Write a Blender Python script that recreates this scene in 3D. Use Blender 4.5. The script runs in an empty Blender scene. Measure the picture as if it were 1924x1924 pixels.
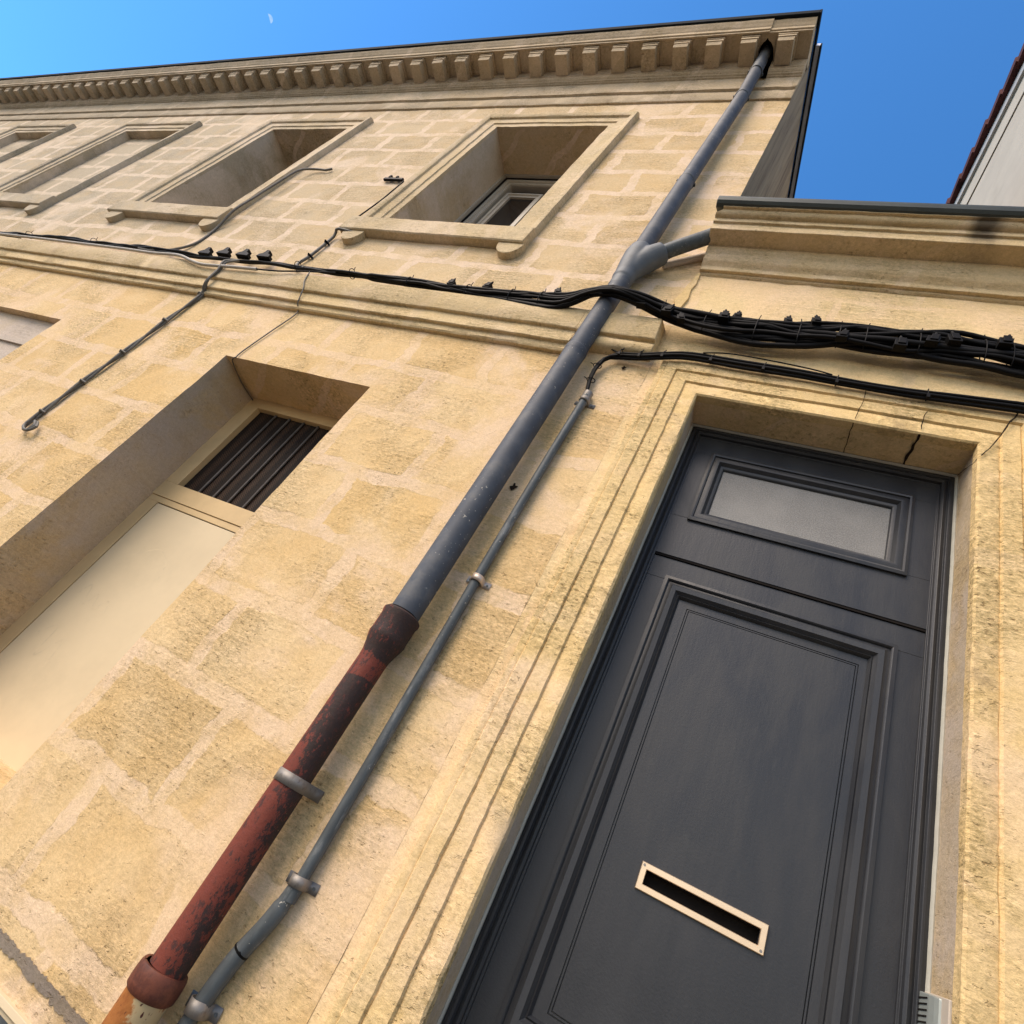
import bpy, bmesh, math, random
from mathutils import Vector, Matrix, noise
R_ = random.Random(7)
C = bpy.context.scene.collection
SC = bpy.context.scene
# ------------------------------------------------------------------ camera
cam = bpy.data.cameras.new('camera'); co = bpy.data.objects.new('camera', cam); C.objects.link(co)
cx = Vector((0.88272731, 0.15728536, 0.44277964)); cy = -Vector((0.25786156, 0.62559586, -0.73629969)); cz = -Vector((-0.39281027, 0.7641277, 0.5116727))
m = Matrix((cx, cy, cz)).transposed().to_4x4(); m.translation = (0, -1.6, 1.1)
co.matrix_world = m
cam.sensor_width = 36; cam.lens = 36 * 1060.7 / 1924; cam.clip_start = 0.02; cam.clip_end = 3000
SC.camera = co
# ------------------------------------------------------------------ world and sun
SUN_EL, SUN_AZ = math.radians(44), math.radians(221)   # azimuth from +Y clockwise (towards +X)
w = bpy.data.worlds.new('World'); SC.world = w; w.use_nodes = True
nt = w.node_tree; bg = nt.nodes['Background']
sky = nt.nodes.new('ShaderNodeTexSky'); sky.sky_type = 'NISHITA'; sky.sun_disc = False
sky.sun_elevation = SUN_EL; sky.sun_rotation = SUN_AZ; sky.air_density = 1.0; sky.dust_density = 0.3; sky.ozone_density = 2.5
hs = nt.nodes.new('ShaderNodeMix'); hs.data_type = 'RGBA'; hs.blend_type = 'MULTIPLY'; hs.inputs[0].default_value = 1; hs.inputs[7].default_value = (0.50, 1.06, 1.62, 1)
# unseen sky behind the camera tinted warm as added fill for the facade
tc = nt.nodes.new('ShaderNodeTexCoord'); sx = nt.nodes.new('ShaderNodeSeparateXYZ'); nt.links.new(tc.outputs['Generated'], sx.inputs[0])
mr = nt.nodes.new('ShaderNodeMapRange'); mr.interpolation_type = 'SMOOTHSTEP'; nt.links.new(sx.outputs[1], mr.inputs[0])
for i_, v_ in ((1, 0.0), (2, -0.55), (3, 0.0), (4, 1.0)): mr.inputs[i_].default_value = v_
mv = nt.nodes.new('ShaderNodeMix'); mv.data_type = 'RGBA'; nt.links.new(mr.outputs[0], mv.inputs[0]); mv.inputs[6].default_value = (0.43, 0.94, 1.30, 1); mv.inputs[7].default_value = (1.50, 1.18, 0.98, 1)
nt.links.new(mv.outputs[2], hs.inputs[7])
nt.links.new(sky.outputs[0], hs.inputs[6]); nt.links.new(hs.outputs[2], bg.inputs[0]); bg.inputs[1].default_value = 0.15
sun = bpy.data.lights.new('sun', 'SUN'); so = bpy.data.objects.new('sun', sun); C.objects.link(so)
sun.energy = 3.0; sun.angle = math.radians(40); sun.color = (1.0, 0.84, 0.68)
sd = Vector((math.sin(SUN_AZ) * math.cos(SUN_EL), math.cos(SUN_AZ) * math.cos(SUN_EL), math.sin(SUN_EL)))
so.rotation_euler = sd.to_track_quat('Z', 'Y').to_euler(); so.location = (-4, -8, 12)
SC.view_settings.view_transform = 'Standard'; SC.view_settings.look = 'None'
SC.view_settings.exposure = 0.58; SC.view_settings.gamma = 1
SC.render.engine = 'CYCLES'; SC.render.resolution_x = 1024; SC.render.resolution_y = 1024

# ------------------------------------------------------------------ materials
class NT:
    def __init__(s, name):
        s.m = bpy.data.materials.new(name); s.m.use_nodes = True; s.t = s.m.node_tree
        s.b = s.t.nodes['Principled BSDF']; s.pos = s.t.nodes.new('ShaderNodeNewGeometry').outputs['Position']
    def link(s, a, b): s.t.links.new(a, b)
    def _in(s, sock, v):
        if hasattr(v, 'is_output'): s.link(v, sock)
        elif isinstance(v, (tuple, list)) and len(v) == 3 and sock.type == 'RGBA': sock.default_value = (*v, 1)
        else: sock.default_value = v
    def math(s, op, a, b=0.0, c=0.0, clamp=False):
        n = s.t.nodes.new('ShaderNodeMath'); n.operation = op; n.use_clamp = clamp
        s._in(n.inputs[0], a); s._in(n.inputs[1], b); s._in(n.inputs[2], c); return n.outputs[0]
    def vmath(s, op, a, b):
        n = s.t.nodes.new('ShaderNodeVectorMath'); n.operation = op
        s._in(n.inputs[0], a); s._in(n.inputs[1], b); return n.outputs[0]
    def scale(s, v, sc): return s.vmath('MULTIPLY', v, sc)
    def noise(s, v, sc, det=4, rough=.55, dist=0, col=False):
        n = s.t.nodes.new('ShaderNodeTexNoise'); s.link(v, n.inputs['Vector']); n.inputs['Scale'].default_value = sc
        n.inputs['Detail'].default_value = det; n.inputs['Roughness'].default_value = rough; n.inputs['Distortion'].default_value = dist
        return n.outputs['Color' if col else 'Fac']
    def ramp(s, v, a, b, lo=0.0, hi=1.0, smooth=True):
        n = s.t.nodes.new('ShaderNodeMapRange'); n.interpolation_type = 'SMOOTHSTEP' if smooth else 'LINEAR'
        s._in(n.inputs[0], v)
        for i, x in enumerate((a, b, lo, hi)): n.inputs[i + 1].default_value = x
        return n.outputs[0]
    def mix(s, f, a, b, mode='MIX'):
        n = s.t.nodes.new('ShaderNodeMix'); n.data_type = 'RGBA'; n.blend_type = mode
        s._in(n.inputs[0], f); s._in(n.inputs[6], a); s._in(n.inputs[7], b); return n.outputs[2]
    def sep(s, v):
        n = s.t.nodes.new('ShaderNodeSeparateXYZ'); s.link(v, n.inputs[0]); return n.outputs
    def comb(s, x, y, z):
        n = s.t.nodes.new('ShaderNodeCombineXYZ')
        for i, q in enumerate((x, y, z)): s._in(n.inputs[i], q)
        return n.outputs[0]
    def bump(s, h, strength=.5, dist=.01):
        n = s.t.nodes.new('ShaderNodeBump'); s.link(h, n.inputs['Height']); n.inputs['Strength'].default_value = strength
        n.inputs['Distance'].default_value = dist; s.link(n.outputs[0], s.b.inputs['Normal'])
    def out(s, col, rough=.9, spec=.3, metal=0):
        s._in(s.b.inputs['Base Color'], col); s._in(s.b.inputs['Roughness'], rough)
        s.b.inputs['Specular IOR Level'].default_value = spec; s.b.inputs['Metallic'].default_value = metal; return s.m

def stone(name, blocks=1.0, ochre=(.63, .43, .195), pale=(.72, .54, .305), mortar=(.735, .56, .405), pits=1.0, patchlo=.50, width=.5, row=.3267, ox=1.31, oz=-.523, grey=True, smear=.8, joint=.034, dark=1.0, blot=.6):
    n = NT(name); p = n.sep(n.pos)
    u = n.math('ADD', p[0], p[1]); uv = n.comb(u, p[2], 0.0)
    d1 = n.noise(n.pos, 2.9, 4, .6, col=True); d2 = n.noise(n.pos, 13, 3, .6, col=True)
    off = n.vmath('ADD', n.scale(n.vmath('SUBTRACT', d1, (.5, .5, .5)), (.16, .10, 0)), n.scale(n.vmath('SUBTRACT', d2, (.5, .5, .5)), (.045, .04, 0)))
    b = n.t.nodes.new('ShaderNodeTexBrick')
    n.link(n.vmath('ADD', n.vmath('ADD', uv, (ox, oz, 0)), off), b.inputs['Vector'])
    b.offset = .5; b.offset_frequency = 2; b.squash = 1
    for k, v in (('Scale', 1), ('Mortar Size', joint), ('Mortar Smooth', .22), ('Bias', 0), ('Brick Width', width), ('Row Height', row)): b.inputs[k].default_value = v
    b.inputs['Color1'].default_value = (0, 0, 0, 1); b.inputs['Color2'].default_value = (1, 1, 1, 1); b.inputs['Mortar'].default_value = (.5, .5, .5, 1)
    rnd = b.outputs['Color']; jf = n.math('MULTIPLY', b.outputs['Fac'], blocks)
    big = n.noise(n.pos, 1.5, 5, .62, .4); mid = n.noise(n.pos, 6, 5, .65); fine = n.noise(n.pos, 55, 4, .7)
    patch = n.ramp(big, patchlo, patchlo + .14, 0, smear)
    ed = n.ramp(n.noise(n.pos, 9, 4, .6), .36, .58, .45, 1)
    low_ = n.ramp(p[2], 3.2, 3.6, 0, 1)
    jf = n.math('MULTIPLY', jf, n.math('ADD', n.math('MULTIPLY', low_, .36), .64))
    lime = n.math('MAXIMUM', n.math('MULTIPLY', jf, ed), n.math('MULTIPLY', patch, n.ramp(n.noise(n.pos, 12, 5, .7), .3, .6, .7, 1)))
    # block colours
    tone = n.math('ADD', n.math('MULTIPLY', rnd, .55), n.math('MULTIPLY', n.ramp(mid, .3, .7), .5), clamp=True)
    blk = n.mix(tone, ochre, pale)
    strong = n.math('MULTIPLY', n.ramp(rnd, .85, .95, 0, .7), n.ramp(big, .44, .56, 1, .2))
    blk = n.mix(n.math('MULTIPLY', strong, blocks), blk, (.64, .42, .165))
    warm = n.mix(n.ramp(n.noise(n.pos, 3.1, 3), .35, .65), mortar, (mortar[0] * 1.0, mortar[1] * .975, mortar[2] * .86))
    col = n.mix(lime, blk, warm)
    edge = n.math('MULTIPLY', n.math('MULTIPLY', n.ramp(jf, .04, .22, 0, 1), n.ramp(jf, .30, .55, 1, 0)), n.ramp(n.noise(n.pos, 5, 4, .7), .46, .62))
    col = n.mix(n.math('MULTIPLY', edge, .42 * blocks), col, (.30, .21, .12))
    if grey:
        g = n.math('MULTIPLY', n.ramp(p[0], .2, -6.5, .12, .92, False), n.ramp(p[2], 2.9, 4.0, 0, 1))
        g = n.math('MULTIPLY', g, n.ramp(mid, .25, .7, .75, 1.15))
        col = n.mix(g, col, n.mix(lime, (.46, .39, .285), (.66, .55, .42)))
    # sawn-face grain, pits and horizontal tooling
    zone = n.ramp(n.noise(n.pos, 2.3, 5, .62), .40, .62, .12, 1)
    rz = n.math('MULTIPLY', n.math('SUBTRACT', 1.0, n.math('MULTIPLY', lime, .8)), zone)
    g1 = n.noise(n.scale(n.pos, (55, 55, 105)), 1.0, 6, .78, .3); g2 = n.noise(n.pos, 170, 3, .75)
    tool = n.noise(n.scale(n.pos, (5, 5, 80)), 1.0, 5, .6)
    pit = n.math('MULTIPLY', n.ramp(n.noise(n.scale(n.pos, (42, 42, 78)), 1.0, 3, .7), .60, .68), rz)
    hard = n.math('MULTIPLY', n.ramp(g1, .30, .68, -.34, .26, False), n.math('ADD', n.math('MULTIPLY', rz, 1.0 * pits), .22))
    hard = n.math('ADD', hard, n.math('MULTIPLY', n.ramp(tool, .35, .65, -.10, .08), rz))
    k_ = n.math('ADD', n.math('ADD', hard, 1.0), n.math('ADD', n.ramp(g2, .25, .75, -.10, .09), n.ramp(fine, .25, .75, -.06, .05)))
    col = n.mix(1.0, col, n.comb(k_, n.math('MULTIPLY', k_, 1.0), n.math('ADD', n.math('MULTIPLY', k_, 1.12), -.12)), 'MULTIPLY')
    col = n.mix(n.math('MULTIPLY', pit, .55 * min(1.3, .5 + .6 * pits)), col, (.22, .135, .055))
    # broad weathering, with a shape of its own
    st2 = n.noise(n.scale(n.pos, (1.1, 1.1, .55)), 2.1, 6, .65)
    col = n.mix(n.ramp(st2, .57, .80, 0, .36 * dark), col, (.31, .215, .12))
    st3 = n.math('MULTIPLY', n.ramp(n.noise(n.pos, 4.2, 6, .7), .60, .74), n.ramp(g1, .35, .6, .2, .75))
    col = n.mix(n.math('MULTIPLY', st3, .62 * blot), col, (.19, .135, .075))
    if name == 'stone_trim':
        sm = n.math('MULTIPLY', n.ramp(n.math('ABSOLUTE', n.math('ADD', n.math('SUBTRACT', p[0], .545), n.math('MULTIPLY', n.math('SUBTRACT', d1, .5) if False else n.math('SUBTRACT', big, .5), .3))), .10, .02, 0, 1), n.ramp(p[2], 4.00, 4.13, 0, 1)); col = n.mix(n.math('MULTIPLY', n.math('MULTIPLY', sm, n.ramp(mid, .3, .55)), .85), col, (.035, .03, .025))
    specks = n.ramp(n.noise(n.pos, 60, 2, .5), .735, .775, 0, .6)
    col = n.mix(specks, col, (.13, .09, .05))
    h = n.math('ADD', n.math('MULTIPLY', pit, -1.1), n.math('ADD', n.math('MULTIPLY', mid, 1.0), n.math('ADD', n.math('MULTIPLY', n.math('MULTIPLY', g1, rz), 1.5), n.math('MULTIPLY', lime, .30))))
    h = n.math('ADD', h, n.math('ADD', n.math('MULTIPLY', g2, .22), n.math('ADD', n.math('MULTIPLY', fine, .25), n.math('MULTIPLY', n.math('MULTIPLY', tool, rz), .7))))
    n.bump(h, .8, .0055)
    return n.out(col, .92, .15)

M = {}
M['wall'] = stone('stone_blocks')
M['low'] = stone('stone_smooth', blocks=.6, patchlo=.46, smear=.7, width=.62, ox=-.05, pale=(.75, .585, .33), ochre=(.69, .50, .25), mortar=(.78, .58, .385), pits=.6, grey=False, dark=.3, joint=.02, blot=.35)
M['jamb'] = stone('stone_surround', blocks=.35, patchlo=.52, smear=.8, width=3.0, ox=1.9, row=.3267, pale=(.72, .54, .28), ochre=(.66, .47, .21), mortar=(.76, .57, .38), pits=1.7, grey=False, dark=.6, blot=1.6)
M['trim'] = stone('stone_trim', blocks=.45, patchlo=.50, smear=.7, width=1.1, row=30, ox=.3, oz=8, pale=(.68, .53, .31), ochre=(.62, .46, .235), mortar=(.72, .56, .385), pits=.7, dark=1.2)
M['infill'] = stone('stone_infill', blocks=.9, patchlo=.6, pale=(.54, .46, .35), ochre=(.49, .41, .29), mortar=(.63, .52, .40), pits=.5)
M['cornice'] = stone('cornice_stone', blocks=.5, patchlo=.54, smear=.6, width=.8, row=30, ox=.3, oz=8, pale=(.60, .47, .31), ochre=(.51, .39, .235), mortar=(.65, .51, .36), pits=.9, dark=1.6, blot=1.0)
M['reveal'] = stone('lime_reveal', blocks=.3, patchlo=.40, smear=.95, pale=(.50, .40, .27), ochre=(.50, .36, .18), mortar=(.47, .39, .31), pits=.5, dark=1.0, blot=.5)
M['render_grey'] = stone('render_grey', blocks=.2, patchlo=.4, pale=(.52, .44, .36), ochre=(.48, .41, .33), mortar=(.53, .45, .38), pits=.1, smear=1, dark=.4)

def simple(name, col, rough=.6, metal=0, spec=.5, var=.15, sc=20, bump=.2, col2=None, f2=(.5, .7), sc2=8, stretch=(1, 1, 1), bd=.003, specks=False):
    n = NT(name); v = n.scale(n.pos, stretch)
    a = n.noise(v, sc, 4, .6); c = n.mix(1.0, col, n.comb(*[n.ramp(a, .2, .8, 1 - var, 1 + var)] * 3), 'MULTIPLY')
    if col2: c = n.mix(n.ramp(n.noise(v, sc2, 6, .65), f2[0], f2[1]), c, col2)
    if specks: c = n.mix(n.math('MULTIPLY', n.ramp(n.noise(n.pos, 95, 2, .5), .68, .72, 0, .85), n.ramp(n.noise(n.pos, 5, 3), .45, .6)), c, (.50, .46, .38))
    if bump: n.bump(a, bump, bd)
    return n.out(c, rough, spec, metal)
M['zinc'] = simple('zinc_paint', (.066, .075, .090), .62, .1, .35, .22, 9, .25, (.105, .108, .112), (.50, .68), 9, specks=True)
M['zinc_pale'] = simple('zinc_pale', (.105, .116, .125), .6, .15, .5, .15, 12, .15, (.12, .13, .13), (.5, .75), 9)
M['steel'] = simple('conduit_steel', (.075, .086, .09), .58, .15, .4, .3, 30, .4, (.17, .18, .18), (.54, .72), 34, (1, 1, .35), specks=True)
M['galv'] = simple('galvanised', (.24, .22, .195), .55, .5, .5, .2, 25, .2, (.16, .14, .12), (.5, .68), 50)
M['brightclip'] = simple('clip_bright', (.55, .46, .38), .45, .6, .5, .15, 25, .1, (.25, .2, .17), (.6, .75), 60)
M['gable'] = simple('gable_render', (.36, .295, .205), .9, 0, .1, .25, 2.0, .3, (.21, .165, .115), (.42, .66), 1.0, (14, 14, 1.2), .006)
M['black'] = simple('cable_black', (.0042, .004, .0042), .6, 0, .14, .2, 30, .05)
M['greycable'] = simple('cable_grey', (.13, .12, .10), .6, 0, .4, .2, 30, .1, (.09, .08, .07), (.5, .65), 25)
M['ivory'] = simple('cable_ivory', (.44, .40, .34), .6, 0, .4, .15, 30, .1)
M['roofmetal'] = simple('roof_metal_dark', (.012, .015, .017), .85, 0, .08, .2, 6, .1)
M['verge'] = simple('verge_zinc', (.70, .72, .78), .45, .3, .5, .1, 6, .1)
M['gutter'] = simple('gutter_dark', (.048, .055, .048), .5, .2, .4, .2, 8, .15, (.02, .02, .018), (.55, .7), 5)
M['board'] = simple('painted_board', (.62, .505, .325), .5, 0, .35, .05, 4, .06, (.54, .44, .28), (.45, .8), 2.6)
M['board_trim'] = simple('painted_trim', (.58, .42, .215), .55, 0, .35, .08, 8, .1)
M['pvc'] = simple('window_frame_pale', (.42, .38, .31), .45, 0, .4, .08, 8, .05)
M['bar'] = simple('grille_bar', (.085, .075, .068), .6, .2, .4, .3, 30, .2, (.35, .33, .3), (.72, .76), 60)
M['dark'] = simple('dark_void', (.012, .01, .009), .9, 0, .1, .1)
M['dirtcrack'] = simple('crack_dirt', (.028, .02, .014), .95, 0, .05, .3)
M['inner'] = simple('room_plaster', (.24, .20, .17), .9, 0, .1, .1)
M['asphalt'] = simple('asphalt', (.04, .04, .042), .9, 0, .2, .25, 60, .4)
M['paving'] = simple('paving', (.10, .095, .09), .85, 0, .2, .2, 25, .3)
M['kerb'] = simple('kerb_stone', (.36, .33, .29), .85, 0, .2, .2, 25, .3)
M['cream'] = simple('cream_render', (.52, .46, .36), .85, 0, .2, .07, 3, .12, (.40, .33, .24), (.55, .8), .9)
M['fascia'] = simple('white_fascia', (.48, .46, .42), .6, 0, .3, .05)
M['tile'] = simple('roof_tile', (.10, .034, .03), .8, 0, .2, .3, 12, .3, (.03, .014, .016), (.5, .7), 6)
M['alu'] = simple('letter_plate', (.80, .60, .40), .36, .85, .5, .06, 40, .05, None, (.5, .7), 8, (.2, 1, 1))
M['intercom'] = simple('intercom_grey', (.30, .33, .31), .4, .2, .5, .05)
M['intercom_back'] = simple('intercom_side', (.50, .44, .36), .6, 0, .3, .05)
M['caulk'] = simple('caulk_white', (.42, .41, .35), .8, 0, .2, .1, 20, .3)
M['soil'] = simple('ground_soil', (.10, .095, .09), .95, 0, .1, .2)

def mk_door():
    n = NT('door_paint'); f = n.noise(n.scale(n.pos, (3, 3, 1)), 3, 5, .6, .6); g = n.noise(n.pos, 160, 3, .6)
    c = n.mix(n.ramp(f, .35, .7), (.017, .0185, .022), (.026, .0275, .030))
    dust = n.ramp(n.noise(n.scale(n.pos, (14, 14, 4)), 2, 5, .7), .6, .75, 0, .35)
    c = n.mix(dust, c, (.045, .045, .043)); n.bump(n.math('ADD', g, n.math('MULTIPLY', n.noise(n.scale(n.pos, (60, 60, 4)), 1, 3), 1.0)), .2, .002)
    return n.out(c, n.ramp(f, .3, .7, .40, .52), .5)
M['door'] = mk_door()
def mk_rust():
    n = NT('rusted_iron'); z = n.sep(n.pos)[2]
    f = n.math('ADD', n.math('MULTIPLY', n.noise(n.scale(n.pos, (1, 1, .55)), 15, 6, .75, .3), .45), n.math('MULTIPLY', n.noise(n.scale(n.pos, (1, 1, .6)), 60, 5, .8), .55)); g = n.noise(n.pos, 90, 4, .7)
    x = n.math('ADD', n.sep(n.pos)[0], .925)
    f2 = n.math('ADD', n.math('ADD', f, n.math('MULTIPLY', x, -3.0)), n.ramp(z, .95, 1.35, .045, -.15))
    band = n.math('MULTIPLY', n.ramp(z, 1.385, 1.40, 0, 1), n.ramp(z, 1.455, 1.475, 1, 0))
    f3 = n.math('ADD', f2, n.math('MULTIPLY', band, .26))
    c = n.mix(n.ramp(f3, .46, .50), (.034, .020, .017), (.165, .037, .022))
    c = n.mix(n.ramp(g, .50, .72, 0, .6), c, (.075, .028, .02))
    c = n.mix(n.ramp(n.noise(n.scale(n.pos, (1, 1, .5)), 48, 4, .7), .56, .62, 0, .8), c, (.04, .022, .02))
    c = n.mix(n.math('MULTIPLY', n.ramp(n.noise(n.scale(n.pos, (1, 1, .6)), 62, 5, .8), .55, .60, 0, .85), n.ramp(n.noise(n.pos, 11, 3), .40, .58)), c, (.17, .038, .026))
    ch = n.ramp(n.noise(n.pos, 130, 2), .70, .74, 0, .8); ch = n.math('MULTIPLY', ch, n.math('MULTIPLY', n.ramp(z, 1.0, 1.03, 1, 0), n.ramp(x, .025, .035)))
    c = n.mix(ch, c, (.5, .38, .2))
    n.bump(n.math('ADD', n.math('MULTIPLY', f, .8), g), .5, .003); return n.out(c, .68, .3)
M['rust'] = mk_rust()
def mk_orange():
    n = NT('orange_rust_socket'); f = n.noise(n.pos, 14, 6, .7, .3); z = n.sep(n.pos)[2]; x = n.sep(n.pos)[0]
    c = n.mix(n.ramp(f, .35, .65), (.20, .062, .012), (.33, .125, .03))
    cr = n.ramp(n.math('ADD', f, n.ramp(x, -.95, -.89, 0, .25)), .62, .70); c = n.mix(cr, c, (.42, .32, .17))
    c = n.mix(n.ramp(n.noise(n.scale(n.pos, (2, 2, 1)), 34, 3), .66, .70), c, (.06, .015, .012))
    n.bump(f, .5, .004); return n.out(c, .7, .3)
M['orange'] = mk_orange()
def mk_rim():
    n = NT('socket_rim'); f = n.noise(n.pos, 30, 5, .7)
    n.bump(f, .4, .003); return n.out(n.mix(n.ramp(f, .35, .65), (.075, .022, .014), (.15, .045, .024)), .6, .35)
M['rim'] = mk_rim()
def mk_grille():
    n = NT('expanded_mesh'); p = n.sep(n.pos)
    a = n.math('SINE', n.math('MULTIPLY', n.math('ADD', p[0], n.math('MULTIPLY', p[2], .55)), 540.0))
    b = n.math('SINE', n.math('MULTIPLY', n.math('SUBTRACT', p[0], n.math('MULTIPLY', p[2], .55)), 540.0))
    k = n.math('MAXIMUM', a, b); f = n.ramp(k, .72, .92)
    bars = n.ramp(n.math('SINE', n.math('MULTIPLY', n.math('ADD', p[0], 2.62), 2 * math.pi / .108)), -.2, .9, .25, 1)
    c = n.mix(n.math('MULTIPLY', f, bars), (.004, .003, .003), (.10, .055, .03)); n.bump(f, .5, .002); return n.out(c, .7, .2)
M['grille'] = mk_grille()
def mk_frost():
    n = NT('frosted_glass'); g = n.noise(n.pos, 220, 3, .7); f = n.noise(n.pos, 7, 4, .6)
    c = n.mix(n.ramp(f, .3, .7), (.15, .148, .14), (.20, .197, .185)); c = n.mix(n.ramp(g, .40, .62, 0, .6), c, (.30, .295, .28))
    n.bump(g, .6, .002); return n.out(c, .55, .4)
M['frost'] = mk_frost()
def mk_glass():
    n = NT('window_glass'); return n.out((.012, .012, .013), .06, .5)
M['glass'] = mk_glass()
def mk_plinth():
    n = NT('damp_joint'); f = n.noise(n.pos, 30, 5, .7); n.bump(f, .6, .004)
    return n.out(n.mix(n.ramp(f, .3, .7), (.13, .105, .085), (.24, .20, .17)), .95, .1)
M['damp'] = stone('damp_joint', blocks=0, patchlo=.4, pale=(.30, .245, .175), ochre=(.24, .195, .14), mortar=(.22, .185, .155), pits=1.6, grey=False, dark=.8, blot=1.2)

# ------------------------------------------------------------------ mesh helpers
def new(): return bmesh.new()
def box(bm, x0, x1, y0, y1, z0, z1):
    r = bmesh.ops.create_cube(bm, size=1.0)
    for v in r['verts']: v.co = Vector((x0 + (v.co.x + .5) * (x1 - x0), y0 + (v.co.y + .5) * (y1 - y0), z0 + (v.co.z + .5) * (z1 - z0)))
    return r['verts']
def prism(bm, prof, x0, x1, seg=1, caps=True, dy=0, dz=0):
    """profile of (y, z) points swept along X in seg steps"""
    rows = []
    for i in range(seg + 1):
        x = x0 + (x1 - x0) * i / seg
        rows.append([bm.verts.new((x, y + dy, z + dz)) for y, z in prof])
    for a, b in zip(rows, rows[1:]):
        for i in range(len(prof)):
            j = (i + 1) % len(prof)
            bm.faces.new((a[i], a[j], b[j], b[i]))
    if caps: bm.faces.new(rows[0]); bm.faces.new(rows[-1][::-1])
def sweep_rect(bm, x0, x1, z0, z1, prof, closed=True, seg=.05, inward=True):
    """mitred moulding round a rectangle; prof = (distance from the rectangle edge, y); + is inwards if inward"""
    s = 1 if inward else -1
    def ring(pt, d, y):
        x, z, ax, az = pt; return Vector((x + ax * d * s, y, z + az * d * s))
    cs = [(x0, z0, 1, 1), (x0, z1, 1, -1), (x1, z1, -1, -1), (x1, z0, -1, 1)]
    if not closed: cs[0] = (x0, z0, 1, 0); cs[3] = (x1, z0, -1, 0)
    path = []
    n = len(cs)
    for i in range(n if closed else n - 1):
        a = cs[i]; b = cs[(i + 1) % n]; L = math.hypot(b[0] - a[0], b[1] - a[1]); k = max(1, int(L / seg))
        for j in range(k):
            t = j / k; path.append(tuple(a[q] + (b[q] - a[q]) * t for q in range(2)) + ((a[2], a[3], b[2], b[3], t),))
    if not closed: path.append((cs[-1][0], cs[-1][1], (cs[-1][2], cs[-1][3], cs[-1][2], cs[-1][3], 0)))
    rows = []
    for x, z, (ax, az, bx, bz, t) in path:
        rows.append([bm.verts.new((x + s * d * (ax + (bx - ax) * t), y, z + s * d * (az + (bz - az) * t))) for d, y in prof])
    m_ = len(rows)
    for i in range(m_ if closed else m_ - 1):
        a = rows[i]; b = rows[(i + 1) % m_]
        for j in range(len(prof) - 1): bm.faces.new((a[j], a[j + 1], b[j + 1], b[j]))
    if not closed:
        for r in (rows[0], rows[-1]):
            if len(r) > 2: bm.faces.new(r)
def frame_tube(bm, pts, rad, n=10, caps=True):
    pts = [Vector(p) for p in pts]; rads = rad if isinstance(rad, (list, tuple)) else [rad] * len(pts)
    rings = []; ref = None
    for i, p in enumerate(pts):
        t = (pts[min(i + 1, len(pts) - 1)] - pts[max(i - 1, 0)])
        if t.length < 1e-7: t = Vector((0, 0, 1))
        t.normalize()
        if ref is None: ref = t.orthogonal().normalized()
        ref = (ref - t * ref.dot(t)).normalized(); bi = t.cross(ref)
        rings.append([bm.verts.new(p + (ref * math.cos(2 * math.pi * k / n) + bi * math.sin(2 * math.pi * k / n)) * rads[i]) for k in range(n)])
    for a, b in zip(rings, rings[1:]):
        for k in range(n): bm.faces.new((a[k], a[(k + 1) % n], b[(k + 1) % n], b[k]))
    if caps: bm.faces.new(rings[0][::-1]); bm.faces.new(rings[-1])
def spline(pts, step=.03):
    P = [Vector(p) for p in pts]; out = []
    for i in range(len(P) - 1):
        p0 = P[max(i - 1, 0)]; p1 = P[i]; p2 = P[i + 1]; p3 = P[min(i + 2, len(P) - 1)]
        k = max(1, int((p2 - p1).length / step))
        for j in range(k):
            t = j / k
            out.append(.5 * ((2 * p1) + (p2 - p0) * t + (2 * p0 - 5 * p1 + 4 * p2 - p3) * t * t + (3 * p1 - p0 - 3 * p2 + p3) * t ** 3))
    out.append(P[-1]); return out
def jitter(bm, amp=.003, f=14, low=.0015):
    for v in bm.verts:
        p = v.co.copy()
        v.co += noise.noise_vector(p * f) * amp * .35 + noise.noise_vector(p * 47.0) * amp * (.35 + 1.0 * max(0, noise.noise(p * 5.3))) + Vector((0, noise.noise(p * 3.1) * low * 2, 0))
def obj(name, bm, mat, parent=None, smooth=False, bevel=0, stay=False):
    bmesh.ops.remove_doubles(bm, verts=bm.verts, dist=1e-5)
    bmesh.ops.recalc_face_normals(bm, faces=bm.faces)
    if parent is not None:
        r = parent
        off = Vector((0, 0, 0))
        while r is not None: off += r.location; r = r.parent
        if not stay: bmesh.ops.translate(bm, verts=bm.verts, vec=-off)
    me = bpy.data.meshes.new(name); bm.to_mesh(me); bm.free()
    me.materials.append(M[mat] if isinstance(mat, str) else mat)
    if smooth:
        for p in me.polygons: p.use_smooth = True
    o = bpy.data.objects.new(name, me); C.objects.link(o)
    if parent: o.parent = parent
    if smooth:
        try: me.set_sharp_from_angle(angle=math.radians(40))
        except Exception: pass
    if bevel:
        b = o.modifiers.new('bevel', 'BEVEL'); b.width = bevel; b.segments = 2; b.limit_method = 'ANGLE'; b.angle_limit = math.radians(50)
    return o
def thing(name, label, cat, loc=(0, 0, 0), group=None):
    o = bpy.data.objects.new(name, None); C.objects.link(o); o.location = loc; o.empty_display_size = .1
    return tag(o, label, cat, group)
def tag(o, label, cat, group=None):
    o['label'] = label; o['category'] = cat
    if group: o['group'] = group
    return o
def struct(name, bm, mat): o = obj(name, bm, mat); o['kind'] = 'structure'; return o
def sub(name, src, parent, dx, dz=0):
    c = src.copy(); c.parent = parent; c.location = src.location + Vector((dx, 0, dz)); C.objects.link(c); return c

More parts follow.
